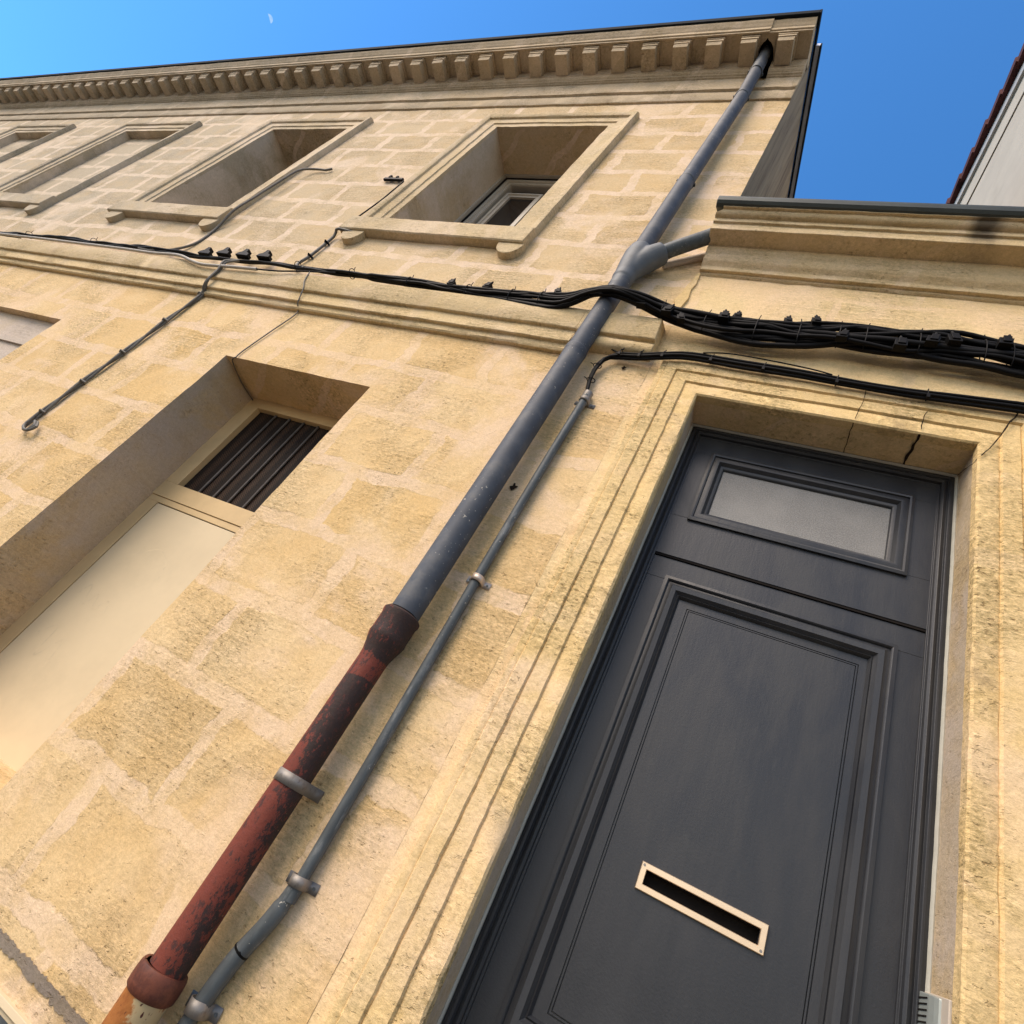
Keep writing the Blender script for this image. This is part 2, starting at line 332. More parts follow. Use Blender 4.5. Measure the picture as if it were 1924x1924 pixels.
# ------------------------------------------------------------------ ground
b = new(); box(b, -600, 600, -600, 600, -.5, -.16); struct('ground', b, 'soil')
b = new(); box(b, -60, 60, -8.5, -2.35, -.158, -.13); struct('road', b, 'asphalt')
b = new(); box(b, -60, 60, -2.2, .0, -.155, 0); struct('pavement', b, 'paving')
b = new(); box(b, -60, 60, -2.35, -2.2, -.155, .002); struct('kerb', b, 'kerb')

# ------------------------------------------------------------------ walls with openings
def wall_mesh(x0, x1, z0, z1, holes, fine, step_c=.16, step_f=.045):
    """front skin at y=0 with jittered arrises; holes=(x0,x1,z0,z1,depth)"""
    def lines(a, c, marks, fl, fh):
        s = sorted(set([a, c] + [q for q in marks if a < q < c])); out = []
        for p, q in zip(s, s[1:]):
            st = step_f if (p < fh and q > fl) else step_c
            k = max(1, int(round((q - p) / st)))
            out += [p + (q - p) * i / k for i in range(k)]
        return out + [s[-1]]
    fx0, fx1, fz0, fz1 = fine
    xs = lines(x0, x1, [h[0] for h in holes] + [h[1] for h in holes] + [fx0, fx1], fx0, fx1)
    zs = lines(z0, z1, [h[2] for h in holes] + [h[3] for h in holes] + [fz0, fz1], fz0, fz1)
    bm = new(); V = {}
    def v(x, y, z):
        k = (round(x, 4), round(y, 4), round(z, 4))
        if k not in V: V[k] = bm.verts.new((x, y, z))
        return V[k]
    def inh(x, z): return any(h[0] < x < h[1] and h[2] < z < h[3] for h in holes)
    for i in range(len(xs) - 1):
        for j in range(len(zs) - 1):
            if not inh((xs[i] + xs[i + 1]) / 2, (zs[j] + zs[j + 1]) / 2):
                bm.faces.new((v(xs[i], 0, zs[j]), v(xs[i + 1], 0, zs[j]), v(xs[i + 1], 0, zs[j + 1]), v(xs[i], 0, zs[j + 1])))
    for h in holes:
        hx = [x for x in xs if h[0] - 1e-6 <= x <= h[1] + 1e-6]; hz = [z for z in zs if h[2] - 1e-6 <= z <= h[3] + 1e-6]
        k = max(1, int(h[4] / .06)); ys = [h[4] * i / k for i in range(k + 1)]
        for a, c in zip(ys, ys[1:]):
            for p, q in zip(hx, hx[1:]):
                for z in (h[2], h[3]): bm.faces.new((v(p, a, z), v(q, a, z), v(q, c, z), v(p, c, z)))
            for p, q in zip(hz, hz[1:]):
                for x in (h[0], h[1]): bm.faces.new((v(x, a, p), v(x, a, q), v(x, c, q), v(x, c, p)))
    jitter(bm, .0042, 13, .0016)
    return bm
CX = -.603
OPEN = dict(w=.99)
WX = [-2.824, -5.46, -7.93, -10.40, -13.0]
holes = [(-2.853, -1.835, .65, 2.64, .34), (-5.45, -4.462, .72, 2.64, .06)]
for i, x in enumerate(WX): holes.append((x, x + .99, 4.15, 5.88, .40 if i < 2 else .075))
house = thing('stone_house', 'tall pale limestone town house with dentilled cornice under a dark roof edge', 'house', (-8, 4, 0))
b = wall_mesh(-17, CX, -.1, 6.86, holes, (-5.6, CX, -.1, 4.2)); o_ = obj('wall', b, 'wall', house, smooth=True); o_.data.materials.append(M['reveal'])
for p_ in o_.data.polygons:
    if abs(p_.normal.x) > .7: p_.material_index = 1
b = new()   # gable side wall and the unseen rest of the shell
side = [(0, -.1), (0, 6.86), (.0, 7.18), (4.0, 8.46), (8, 7.05), (8, -.1)]
vs = [b.verts.new((CX, y, z)) for y, z in side]; b.faces.new(vs)
vs = [b.verts.new((-17, y, z)) for y, z in side]; b.faces.new(vs)
box(b, -17, CX, 8.0, 8.2, -.1, 7.05)
obj('side_wall', b, 'gable', house)
b = new()   # roof slabs
prism(b, [(-.26, 7.11), (4.0, 8.46), (4.0, 8.52), (-.26, 7.15)], -17.1, CX - .002); prism(b, [(4.0, 8.50), (8.3, 7.0), (8.3, 7.06), (4.0, 8.56)], -17.1, CX - .002)
roof = obj('roof', b, 'roofmetal', house)
b = new(); prism(b, [(-.328, 7.100), (-.336, 7.104), (-.336, 7.172), (-.330, 7.180), (-.24, 7.185), (-.24, 7.10)], -17.1, CX + .004, 1); obj('roof_edge', b, 'roofmetal', roof)
sl = .32
def verge(bm, xa, xb, ya, yb, z0, z1): prism(bm, [(ya, 7.115 + sl * (ya + .325) + z0), (yb, 7.115 + sl * (yb + .325) + z0), (yb, 7.115 + sl * (yb + .325) + z1), (ya, 7.115 + sl * (ya + .325) + z1)], xa, xb)
b = new(); verge(b, -.6018, -.587, -.336, 4.0, -.01, .07); verge(b, -.556, -.546, -.11, 4.0, 0, .07); obj('verge_trim', b, 'roofmetal', roof)
b = new(); verge(b, -.5868, -.5562, -.11, 4.0, .012, .065); obj('verge_flashing', b, 'verge', roof)
# room behind the first-floor window
b = new()
for q in ((-3.6, -1.1, .62, 3.6, 3.9, 3.95), (-3.6, -1.1, .62, 3.6, 6.35, 6.4), (-3.65, -3.6, .62, 3.6, 3.9, 6.4), (-1.1, -1.05, .62, 3.6, 3.9, 6.4), (-3.6, -1.1, 3.6, 3.65, 3.9, 6.4)): box(b, *q)
obj('room_lining', b, 'inner', house)

# cornice of the tall house
BED = [(.10, 6.60), (-.026, 6.60), (-.028, 6.785), (-.040, 6.79), (-.040, 6.800), (-.052, 6.806), (-.055, 6.818), (-.062, 6.822), (-.070, 6.832), (-.075, 6.848), (-.075, 6.856), (-.080, 6.860), (-.080, 6.915), (-.088, 6.925), (-.090, 6.976), (.10, 6.976)]
BED_GAP = [(.02, 6.60), (-.026, 6.60), (-.028, 6.72), (.02, 6.72)]
CORONA = [(-.075, 6.976), (-.262, 6.976), (-.264, 6.964), (-.276, 6.962), (-.277, 6.984), (-.287, 6.987), (-.288, 7.030), (-.294, 7.036), (-.300, 7.050), (-.310, 7.068), (-.318, 7.078), (-.321, 7.092), (-.321, 7.100), (.1, 7.16)]
b = new()
prism(b, BED, -17, -.988, 200); prism(b, BED, -.862, CX - .002, 4, True, .006, .002)
prism(b, BED_GAP, -.988, -.862, 2)
prism(b, CORONA, -17, -.988, 200); prism(b, CORONA, -.862, CX - .001, 6, True, .010, .004)
lip = [(-.255, 6.976)] + CORONA[1:-1] + [(-.255, 7.13)]
prism(b, lip, -.988, -.915, 2); prism(b, lip, -.915, -.862, 2, True, .010, .004)
n_ = 24
for k in range(n_):      # soffit around the arched hole for the downpipe
    xa, xb = [-.988 + .126 * q / n_ for q in (k, k + 1)]
    ya, yb = [-.10 - .115 * math.sqrt(max(0, 1 - ((x - -.925) / .0635) ** 2)) - (.02 * max(0, 1 - abs(x + .925) / .012)) for x in (xa, xb)]
    q = [b.verts.new(v) for v in ((xa, -.256, 6.9761), (xb, -.256, 6.9761), (xb, yb, 6.9761), (xa, ya, 6.9761))]
    b.faces.new(q)
    q2 = [b.verts.new(v) for v in ((xa, ya, 6.9761), (xb, yb, 6.9761), (xb, yb, 7.05), (xa, ya, 7.05))]; b.faces.new(q2)
jitter(b, .003, 11, .001)
cornice = obj('cornice', b, 'cornice', house, smooth=True)
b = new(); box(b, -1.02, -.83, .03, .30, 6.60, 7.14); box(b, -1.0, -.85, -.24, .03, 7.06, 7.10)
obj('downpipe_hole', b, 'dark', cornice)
def bracket(x):
    bm = new(); W = .118; e = .0
    prism(bm, [(-.078, 6.872), (-.235, 6.870), (-.246, 6.906), (-.246, 6.978), (-.078, 6.978)], x, x + W, 2)
    box(bm, x - .006, x + W + .006, -.252, -.236, 6.912, 6.940); box(bm, x - .010, x + W + .010, -.257, -.236, 6.942, 6.978)
    box(bm, x + W, x + W + .012, -.236, -.09, 6.945, 6.978); box(bm, x - .012, x, -.236, -.09, 6.945, 6.978)
    jitter(bm, .004, 9, .0012)
    return bm
bx0 = -1.108
obj('bracket', bracket(-.835), 'cornice', cornice)
br0 = obj('bracket', bracket(bx0), 'cornice', cornice)
variants = [br0] + [obj('bracket', bracket(bx0 - .2665 * k), 'cornice', cornice) for k in range(1, 14)]
for k in range(14, 59):
    v0 = variants[k % 14]; c = v0.copy(); c.location = (v0.location.x - .2665 * (k - k % 14) + R_.uniform(-.005, .005), v0.location.y, v0.location.z); C.objects.link(c); c.parent = cornice
b = new()
FM = [(0.05, 6.355), (-.014, 6.36), (-.018, 6.365), (-.018, 6.525), (-.036, 6.532), (-.040, 6.558), (-.027, 6.566), (.05, 6.60)]
prism(b, FM, -17, -.99, 200); prism(b, FM, -.99, CX - .001, 6)
jitter(b, .004, 12, .001); obj('frieze_moulding', b, 'cornice', house, smooth=True)
# string course
b = new()
SCP = [(0.02, 3.40), (-.060, 3.388), (-.070, 3.378), (-.070, 3.232), (-.066, 3.226), (-.050, 3.226), (-.050, 3.150), (-.046, 3.146), (-.030, 3.146), (-.028, 3.112), (-.020, 3.104), (.02, 3.104)]
prism(b, SCP, -17, -1.0, 260)
SCQ = [(0.02, 3.40), (-.060, 3.388), (-.072, 3.375), (-.072, 3.232), (-.066, 3.224), (-.045, 3.222), (-.053, 3.205), (-.056, 3.188), (-.050, 3.170), (-.038, 3.158), (.02, 3.150)]
prism(b, SCQ, -1.0, -.618, 10)
jitter(b, .004, 12, .0015)
for v_ in b.verts:
    if v_.co.x > -.64 and v_.co.y < -.03 : v_.co.x -= .028 * max(0, (v_.co.z - 3.3)) / .08 * .6
obj('string_course', b, 'trim', house, smooth=True, bevel=.004)

# first-floor windows
SUR = [(0, .012), (0, -.012), (.052, -.013), (.057, -.022), (.128, -.024), (.134, -.038), (.150, -.044), (.176, -.046), (.184, -.030), (.186, .0)]
sur0 = sill0 = None
wins = []
labels = ['open first-floor window with pale frame in a deep moulded stone surround above the black cable, nearest the downpipe',
          'deep shadowed first-floor window opening with the thin black cable climbing its right-hand surround',
          'blind first-floor window walled up with stone blocks, third from the downpipe',
          'walled-up first-floor window, cut by the left edge of the photo']
for i, x in enumerate(WX[:4]):
    T = thing('window' if i < 2 else 'blind_window', labels[i], 'window' if i < 2 else 'blind window', (x + .495, 0, 4.15), 'first-floor window bays of the stone house')
    wins.append(T)
    b = new(); sweep_rect(b, x, x + .99, 4.15, 5.88, SUR, closed=False, inward=False, seg=.045)
    jitter(b, .0045, 11, .001); obj('surround', b, 'trim', T, smooth=True)
    b = new()
    pr = [(.12, 4.185), (-.052, 4.150), (-.062, 4.140), (-.062, 3.985), (-.054, 3.978), (.02, 3.978)]
    prism(b, pr, x - .235, x + .99 + .185, 30); jitter(b, .003, 11, .001)
    sill = obj('sill', b, 'trim', T, smooth=True, bevel=.003)
    for xc in (x - .10, x + 1.10):
        b = new(); n = 14
        ring = [(xc + .085 * math.cos(math.pi * k / n), 3.979 - .115 * math.sin(math.pi * k / n)) for k in range(n + 1)]
        fr = [b.verts.new((px, -.046, pz)) for px, pz in ring]; bk = [b.verts.new((px, .01, pz)) for px, pz in ring]
        b.faces.new(fr); b.faces.new(bk[::-1])
        for k in range(n + 1): b.faces.new((fr[k], fr[(k + 1) % (n + 1)], bk[(k + 1) % (n + 1)], bk[k]))
        obj('sill_bracket', b, 'trim', sill, bevel=.003)
    if i >= 2:
        b = new(); xs = 14; 
        bmesh.ops.create_grid(b, x_segments=16, y_segments=24, size=.5)
        for v_ in b.verts: v_.co = Vector((x + .495 + v_.co.x * 1.04, .072, 5.015 + v_.co.y * 1.8))
        jitter(b, .003, 10, .001); obj('stone_infill', b, 'infill', T, smooth=True)
    else:
        # pale trim, dark gap, frame, sash
        yf = .375
        b = new(); sweep_rect(b, x - .01, x + 1.0, 4.15, 5.89, [(0, .41), (0, yf - .02), (.032, yf - .02), (.032, .41)], seg=9)
        wt = obj('window_trim', b, 'pvc', T)
        b = new(); sweep_rect(b, x + .03, x + .96, 4.165, 5.85, [(0, .44), (0, yf + .0), (.022, yf), (.022, .44)], seg=9); obj('gasket', b, 'dark', T)
        b = new(); sweep_rect(b, x + .052, x + .938, 4.185, 5.83, [(0, .46), (0, yf + .005), (.03, yf + .005), (.034, yf + .018), (.06, yf + .018), (.064, yf + .03), (.064, .46)], seg=9)
        fr = obj('window_frame', b, 'pvc', T)
        b = new(); sweep_rect(b, x + .155, x + .50, 4.25, 5.62, [(0, .45), (0, .40), (.022, .398), (.028, .410), (.05, .410), (.05, .45)], seg=9)
        sh = obj('sash', b, 'pvc', fr)
        b = new(); box(b, x + .2, x + .455, .428, .432, 4.29, 5.575); obj('pane', b, 'glass', sh)
        if i == 1:
            b = new(); box(b, x + .1, x + .9, .44, .445, 4.2, 5.8); obj('pane', b, 'glass', fr)

# ground-floor boarded window
T = thing('boarded_window', 'ground-floor window recess closed by a cream panel below a dark mesh grille', 'window', (-2.344, .3, .72))
x0, x1 = -2.853, -1.835
b = new(); box(b, x0 - .01, x1 + .01, .305, .335, 1.82, 1.852); box(b, x0 - .01, x1 + .01, .300, .335, 1.854, 1.947)
box(b, x0 - .01, x1 + .01, .300, .335, 2.573, 2.65); box(b, x0 - .01, -2.755, .300, .335, 1.947, 2.573); box(b, -1.93, x1 + .01, .300, .335, 1.947, 2.573)
box(b, x0 - .01, -2.772, .305, .335, .64, 1.82); box(b, -1.915, x1 + .01, .305, .335, .64, 1.82)
obj('panel_frame', b, 'board_trim', T, bevel=.002)
b = new(); box(b, -2.766, -1.921, .3065, .335, .64, 1.8145); obj('panel', b, 'board', T, bevel=.0015)
b = new(); box(b, -2.773, -1.914, .315, .345, .64, 1.8205); obj('shadow_gap', b, 'dark', T)
b = new(); box(b, -2.76, -1.925, .334, .337, 1.94, 2.58); gr = obj('mesh_grille', b, 'grille', T)
for k in range(7):
    xx = -2.62 + .1085 * k
    b = new(); frame_tube(b, [(xx, .326, 1.947), (xx, .326, 2.573)], .0065, 8); obj('bar', b, 'bar', gr, smooth=True)
# faint marks left on the board by cleaned-off paint
b = new()
for s_ in ([(-2.70, 1.25), (-2.66, 1.33), (-2.61, 1.24), (-2.58, 1.31), (-2.54, 1.24), (-2.50, 1.30), (-2.46, 1.25)], [(-2.62, 1.52), (-2.50, 1.60), (-2.40, 1.56), (-2.36, 1.48)], [(-2.70, 1.05), (-2.62, 1.12), (-2.60, .98), (-2.53, 1.08), (-2.50, .96)]):
    pp = spline([(p[0], .3062, p[1]) for p in s_], .01)
    for p, q in zip(pp, pp[1:]):
        d = (q - p).normalized() * .004; nn = Vector((-d.z, 0, d.x))
        b.faces.new([b.verts.new(v_) for v_ in (p + nn, q + nn, q - nn, p - nn)])
M['ghost'] = simple('faded_marks', (.60, .492, .322), .6, 0, .3, .1, 30, 0)
obj('faded_mark', b, 'ghost', T)
# blind opening at far left
T = thing('blind_window', 'shallow ground-floor window recess filled with pale grey render, at the left edge', 'blind window', (-4.95, 0, .72))
b = new(); box(b, -5.46, -4.455, .052, .08, .70, 2.65); jitter(b, .001); obj('render_infill', b, 'render_grey', T)
b = new(); box(b, -5.46, -4.458, .035, .055, 2.38, 2.425); obj('ledge', b, 'render_grey', T)

# plinth joint and the dirty line low on the wall
b = new()
pp = [(-6, .47)]; 
n_ = 620
top = []; bot = []
for k in range(n_ + 1):
    x = -5 + k * (4.4 / n_)
    zc = .446 + .007 * noise.noise(Vector((x * 2.5, 3, 0)))
    top.append(b.verts.new((x, -.0045 + .003 * noise.noise(Vector((x * 9, 0, 7))), zc + .013 + .006 * noise.noise(Vector((x * 17, 0, 1))) + .007 * noise.noise(Vector((x * 90, 0, 1))))))
    bot.append(b.verts.new((x, -.003, zc - .012 + .008 * noise.noise(Vector((x * 15, 9, 1))) + .008 * noise.noise(Vector((x * 80, 5, 1))))))
for k in range(n_): b.faces.new((top[k], top[k + 1], bot[k + 1], bot[k]))
obj('damp_joint', b, 'damp', house)
# cellar grille cover at the bottom left
T = thing('cellar_hatch', 'cream-framed grey cellar hatch low on the wall in the bottom-left corner', 'hatch', (-1.45, 0, .1))
b = new(); sweep_rect(b, -1.75, -1.215, .06, .388, [(0, .01), (0, -.012), (.014, -.014), (.018, -.006), (.026, -.006), (.028, .004)], seg=9); obj('hatch_frame', b, 'board', T, bevel=.001)
b = new(); box(b, -1.725, -1.238, -.004, .01, .085, .362); obj('hatch_panel', b, 'steel', T, bevel=.002)

# ------------------------------------------------------------------ low entrance house
low = thing('entrance_house', 'low limestone entrance bay with heavy moulded cornice right of the downpipe', 'house', (1.2, 2, 0))
DX0, DX1, DT = -.370, .597, 2.985
b = wall_mesh(CX, 5.0, -.1, 4.06, [(DX0, DX1, .12, DT, .185)], (CX, 1.4, -.1, 4.06)); o_ = obj('wall', b, 'low', low, smooth=True); o_.data.materials.append(M['reveal'])
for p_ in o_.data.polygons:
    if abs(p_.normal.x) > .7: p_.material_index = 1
LC = [(.10, 3.88), (-.002, 3.888), (-.012, 3.897), (-.012, 3.906), (-.030, 3.906), (-.030, 3.932), (-.034, 3.940), (-.048, 3.950), (-.058, 3.965), (-.064, 3.985), (-.068, 4.005), (-.078, 4.022), (-.080, 4.032), (-.080, 4.047), (-.165, 4.052), (-.165, 4.104), (-.178, 4.106), (-.178, 4.135), (-.192, 4.136), (-.203, 4.143), (-.208, 4.154), (-.209, 4.163), (-.224, 4.163), (-.224, 4.200), (.10, 4.21)]
b = new(); prism(b, LC, -.6045, 5.0, 130); jitter(b, .0034, 12, .001)
for v_ in b.verts:
    if v_.co.x < -.58 and v_.co.z > 4.15 and v_.co.y < -.2: v_.co.x += .03
obj('cornice', b, 'trim', low, smooth=True, bevel=.0025)
b = new()
gp = [(-.205 + .038 * math.cos(math.pi + math.pi * k / 8), 4.203 + .034 * math.sin(math.pi + math.pi * k / 8)) for k in range(9)]
gp = [(-.262, 4.222), (-.262, 4.206), (-.258, 4.186), (-.246, 4.174), (-.228, 4.168), (-.19, 4.205), (-.19, 4.222)]
gp = [(y + .012, z - .004) for y, z in gp]
prism(b, gp, -.612, 5.0, 1); obj('gutter', b, 'gutter', low, bevel=.003)
b = new(); box(b, -.61, 5.0, -.20, 6, 4.212, 4.25); obj('roof', b, 'roofmetal', low)
b = new(); box(b, CX, 5.0, 6.0, 6.1, -.1, 4.2); box(b, 4.98, 5.0, .2, 6, -.1, 4.2); obj('back_wall', b, 'trim', low)
# rough mortar scar below the cornice end
b = new(); pts = [(-.612, 3.89), (-.596, 3.90), (-.590, 3.80), (-.600, 3.74), (-.592, 3.66), (-.605, 3.58), (-.632, 3.52), (-.650, 3.55), (-.640, 3.60), (-.655, 3.64), (-.638, 3.70), (-.630, 3.78), (-.618, 3.82)]
f_ = b.faces.new([b.verts.new((x, -.012, z)) for x, z in pts]); r = bmesh.ops.extrude_face_region(b, geom=[f_])
for v_ in r['geom']:
    if isinstance(v_, bmesh.types.BMVert): v_.co.y += .02
obj('mortar_scar', b, 'jamb', low, bevel=.002)
# door surround
DS = [(-.004, .03), (-.004, -.004), (.002, -.010), (.053, -.011), (.057, -.008), (.062, -.018), (.110, -.019), (.114, -.0145), (.119, -.025), (.160, -.027), (.164, -.022), (.168, -.024), (.188, -.022), (.192, .004)]
b = new(); sweep_rect(b, DX0, DX1, .12, DT, DS, closed=False, inward=False, seg=.028); jitter(b, .0034, 13, .001)
sur = obj('door_surround', b, 'jamb', low, smooth=True)
def crack(pts, wd, parent, nrm):
    bm = new(); P = []
    for a, c in zip(pts, pts[1:]):
        a = Vector(a); c = Vector(c); k = max(2, int((c - a).length / .012))
        P += [a.lerp(c, i / k) for i in range(k)]
    P.append(Vector(pts[-1])); L = []; Rr = []
    for i, p in enumerate(P):
        d = (P[min(i + 1, len(P) - 1)] - P[max(i - 1, 0)]).normalized(); s = d.cross(Vector(nrm)).normalized()
        wv = wd * (.45 + .9 * abs(noise.noise(p * 23))) + .0004; jt = s * noise.noise(p * 31 + Vector((5, 5, 5))) * .006
        L.append(bm.verts.new(p + s * wv + jt)); Rr.append(bm.verts.new(p - s * wv + jt))
    for i in range(len(P) - 1): bm.faces.new((L[i], L[i + 1], Rr[i + 1], Rr[i]))
    return obj('crack', bm, 'dirtcrack', parent)
e = .0045
crack([(.229, -.028 - e, 3.16), (.226, -.026 - e, 3.11), (.221, -.019 - e, 3.06), (.214, -.012 - e, 2.99)], .0012, sur, (0, 1, 0))
crack([(.212, -.004, DT - e), (.214, .07, DT - e), (.219, .16, DT - e)], .0016, sur, (0, 0, 1))
crack([(.430, -.020 - e, 3.085), (.424, -.019 - e, 3.04), (.419, -.012 - e, 2.995)], .0018, sur, (0, 1, 0))
crack([(.419, -.004, DT - e), (.424, .07, DT - e), (.421, .165, DT - e)], .0048, sur, (0, 0, 1))
crack([(.700, -.028 - e, 3.155), (.672, -.028 - e, 3.09)], .005, sur, (0, 1, 0))
crack([(.672, -.028 - e, 3.09), (.648, -.020 - e, 3.02), (.622, -.013 - e, 2.955), (.600, -.011 - e, 2.915)], .0022, sur, (0, 1, 0))
crack([(DX1 - e, -.004, 2.911), (DX1 - e, .033, 2.915), (DX1 - e, .068, 2.936), (DX1 - e, .15, 2.975)], .002, sur, (1, 0, 0))

# door
D = thing('front_door', 'dark grey panelled front door with frosted fanlight and a pale metal letter plate', 'door', (.113, .18, .12))
b = new(); sweep_rect(b, -.362, .590, .10, 2.979, [(0, .25), (0, .162), (.010, .158), (.016, .158), (.020, .166), (.026, .162), (.032, .160), (.038, .166), (.040, .178), (.046, .178), (.046, .25)], closed=False, seg=9)
obj('door_frame', b, 'door', D, bevel=.001)
b = new(); sweep_rect(b, DX0 - .004, DX1 + .003, .12, DT - .001, [(0, .19), (0, .153), (.006, .150), (.010, .155), (.011, .19)], closed=False, seg=.03); jitter(b, .0022, 20, .0)
obj('caulk_line', b, 'caulk', D, smooth=True)
# fanlight panel
b = new()
fx0, fx1, fz0, fz1 = -.250, .476, 2.484, 2.852
box(b, -.318, .548, .180, .22, 2.305, fz0 + .01); box(b, -.318, .548, .180, .22, fz1 - .01, 2.94); box(b, -.318, fx0 + .01, .1801, .22, fz0 + .01, fz1 - .01); box(b, fx1 - .01, .548, .1801, .22, fz0 + .01, fz1 - .01)
fan = obj('fanlight', b, 'door', D, bevel=.0012)
b = new(); sweep_rect(b, fx0, fx1, fz0, fz1, [(0, .19), (0, .170), (.010, .166), (.016, .168), (.018, .174), (.030, .170), (.040, .172), (.046, .180), (.050, .186), (.058, .188), (.064, .196), (.066, .215)], seg=9)
obj('fanlight_moulding', b, 'door', fan, smooth=True, bevel=0)
b = new(); box(b, fx0 + .05, fx1 - .05, .200, .205, fz0 + .05, fz1 - .05); obj('pane', b, 'frost', fan)
# leaf
b = new()
px0, px1, pz0, pz1 = -.250, .474, .855, 2.215
sx0, sx1, sz0, sz1 = -.0275, .2575, 1.290, 1.3245
L0 = .187
box(b, -.317, .547, L0, .235, pz1 - .01, 2.295); box(b, -.317, px0 + .01, L0 + .0001, .235, .13, pz1 - .01); box(b, px1 - .01, .547, L0 + .0001, .235, .13, pz1 - .01); box(b, px0 + .01, px1 - .01, L0 + .0002, .235, .13, pz0 + .01)
leaf = obj('door_leaf', b, 'door', D, bevel=.0012)
b = new(); box(b, -.317, .547, .182, .20, 2.2965, 2.3035); obj('transom_gap', b, 'dark', D)
b = new(); sweep_rect(b, px0, px1, pz0, pz1, [(0, .19), (0, .174), (.012, .171), (.016, .174), (.018, .180), (.022, .178), (.034, .170), (.050, .172), (.056, .180), (.060, .184), (.064, .180), (.068, .186), (.072, .196)], seg=9)
obj('panel_moulding', b, 'door', leaf, smooth=True)
b = new(); P0 = .193
gx0, gx1, gz0, gz1 = -.147, .382, .945, 2.118
def ringbox(bm, a, c, y0, y1):
    (X0, X1, Z0, Z1), (x0_, x1_, z0_, z1_) = a, c
    box(bm, X0, X1, y0, y1, z1_, Z1); box(bm, X0, X1, y0, y1, Z0, z0_); box(bm, X0, x0_, y0, y1, z0_, z1_); box(bm, x1_, X1, y0, y1, z0_, z1_)
ringbox(b, (px0 + .06, px1 - .06, pz0 + .06, pz1 - .06), (gx0, gx1, gz0, gz1), P0, .22)
g1 = (gx0 + .003, gx1 - .003, gz0 + .003, gz1 - .003)
ringbox(b, g1, (gx0 + .007, gx1 - .007, gz0 + .007, gz1 - .007), P0, .22)
g2 = (gx0 + .010, gx1 - .010, gz0 + .010, gz1 - .010)
ringbox(b, g2, (sx0, sx1, sz0, sz1), P0 - .001, .22)
box(b, gx0 - .001, gx1 + .001, P0 + .006, P0 + .010, sz1 + .02, gz1 + .001); box(b, gx0 - .001, gx1 + .001, P0 + .006, P0 + .010, gz0 - .001, sz0 - .02)
box(b, gx0 - .001, sx0 - .02, P0 + .0061, P0 + .0101, sz0 - .02, sz1 + .02); box(b, sx1 + .02, gx1 + .001, P0 + .0061, P0 + .0101, sz0 - .02, sz1 + .02)
obj('door_panel', b, 'door', leaf)
b = new(); sweep_rect(b, -.0435, .2735, 1.274, 1.3405, [(0, .196), (0, .186), (.0015, .1845), (.0145, .1845), (.0158, .186), (.0158, .225)], seg=9)
lp = obj('letter_plate', b, 'alu', leaf)
b = new(); box(b, sx0 - .004, sx1 + .004, .218, .222, sz0 - .004, sz1 + .004); obj('flap', b, 'dark', lp)
for sxx, szz in ((-.036, 1.333), (.266, 1.281)):
    b = new(); frame_tube(b, [(sxx, .1855, szz), (sxx, .1838, szz)], .0035, 12); obj('screw', b, 'galv', lp)
b = new(); box(b, DX0, DX1, .02, .32, .0, .12); obj('doorstep', b, 'kerb', D, bevel=.006)
b = new(); box(b, -.36, .59, .24, .26, .12, 2.98); obj('door_backing', b, 'dark', D)

# intercom on the right jamb
T = thing('intercom', 'small grey door intercom with speaker slots on the right-hand jamb at the bottom', 'intercom', (.585, .11, 1.25))
b = new()
pr = [(.185, .0), (.185, .012), (.178, .017), (.150, .019), (.105, .019), (.085, .016), (.073, .012), (.068, .0)]
def outline(bm, o, zt, zb, slope):
    T_ = [bm.verts.new((DX1 - h, y, zt - slope * (.185 - y) - (.004 if h > .02 else 0))) for y, h in o]; B_ = [bm.verts.new((DX1 - h, y, zb)) for y, h in o]
    bm.faces.new(T_); bm.faces.new(B_[::-1])
    for i in range(len(o)): bm.faces.new((T_[i], T_[(i + 1) % len(o)], B_[(i + 1) % len(o)], B_[i]))
outline(b, pr, 1.362, 1.16, .10); ic = obj('intercom_body', b, 'intercom', T, bevel=.003)
b = new(); outline(b, [(.190, .001), (.190, .008), (.036, .008), (.036, .001)], 1.366, 1.155, .10); obj('back_plate', b, 'intercom_back', T, bevel=.002)
for k in range(9):
    z = 1.346 - k * .011
    b = new(); box(b, DX1 - .0202, DX1 - .0175, .112, .168, z - .0015, z + .0015); obj('speaker_slot', b, 'dark', ic)

# ------------------------------------------------------------------ neighbour building behind
NB = thing('neighbour_house', 'tall cream rendered house with dark red tiled eaves at the upper right', 'house', (1.6, 4, 0))
def nline(yx, z, y): return (yx - .06 * (y - 0), y, z)
def band(bm, x0_, z0a, x1_, z1a, th, s=0.0):
    """strip along the yawed wall: from (x0,z0) to (x1,z1) in section, thickness th"""
    ys = (.32, 9.0); rows = []
    for y in ys:
        dz = s * (y - 1.5)
        rows.append([bm.verts.new((xx - .06 * y, y, zz + dz)) for xx, zz in ((x0_, z0a), (x1_, z1a), (x1_ + th[0], z1a + th[1]), (x0_ + th[0], z0a + th[1]))])
    a, c = rows
    for i in range(4): bm.faces.new((a[i], a[(i + 1) % 4], c[(i + 1) % 4], c[i]))
    bm.faces.new(a); bm.faces.new(c[::-1])
b = new(); band(b, 1.35, 3.0, 1.35, 9.745, (5.0, 0)); obj('wall', b, 'cream', NB)
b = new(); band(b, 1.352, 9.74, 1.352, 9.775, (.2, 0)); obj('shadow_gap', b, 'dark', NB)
b = new(); band(b, 1.338, 9.770, 1.338, 10.20, (5.02, 0)); obj('frieze_band', b, 'cream', NB)
b = new(); band(b, 1.305, 10.185, 1.305, 10.42, (.3, 0)); obj('fascia', b, 'fascia', NB)
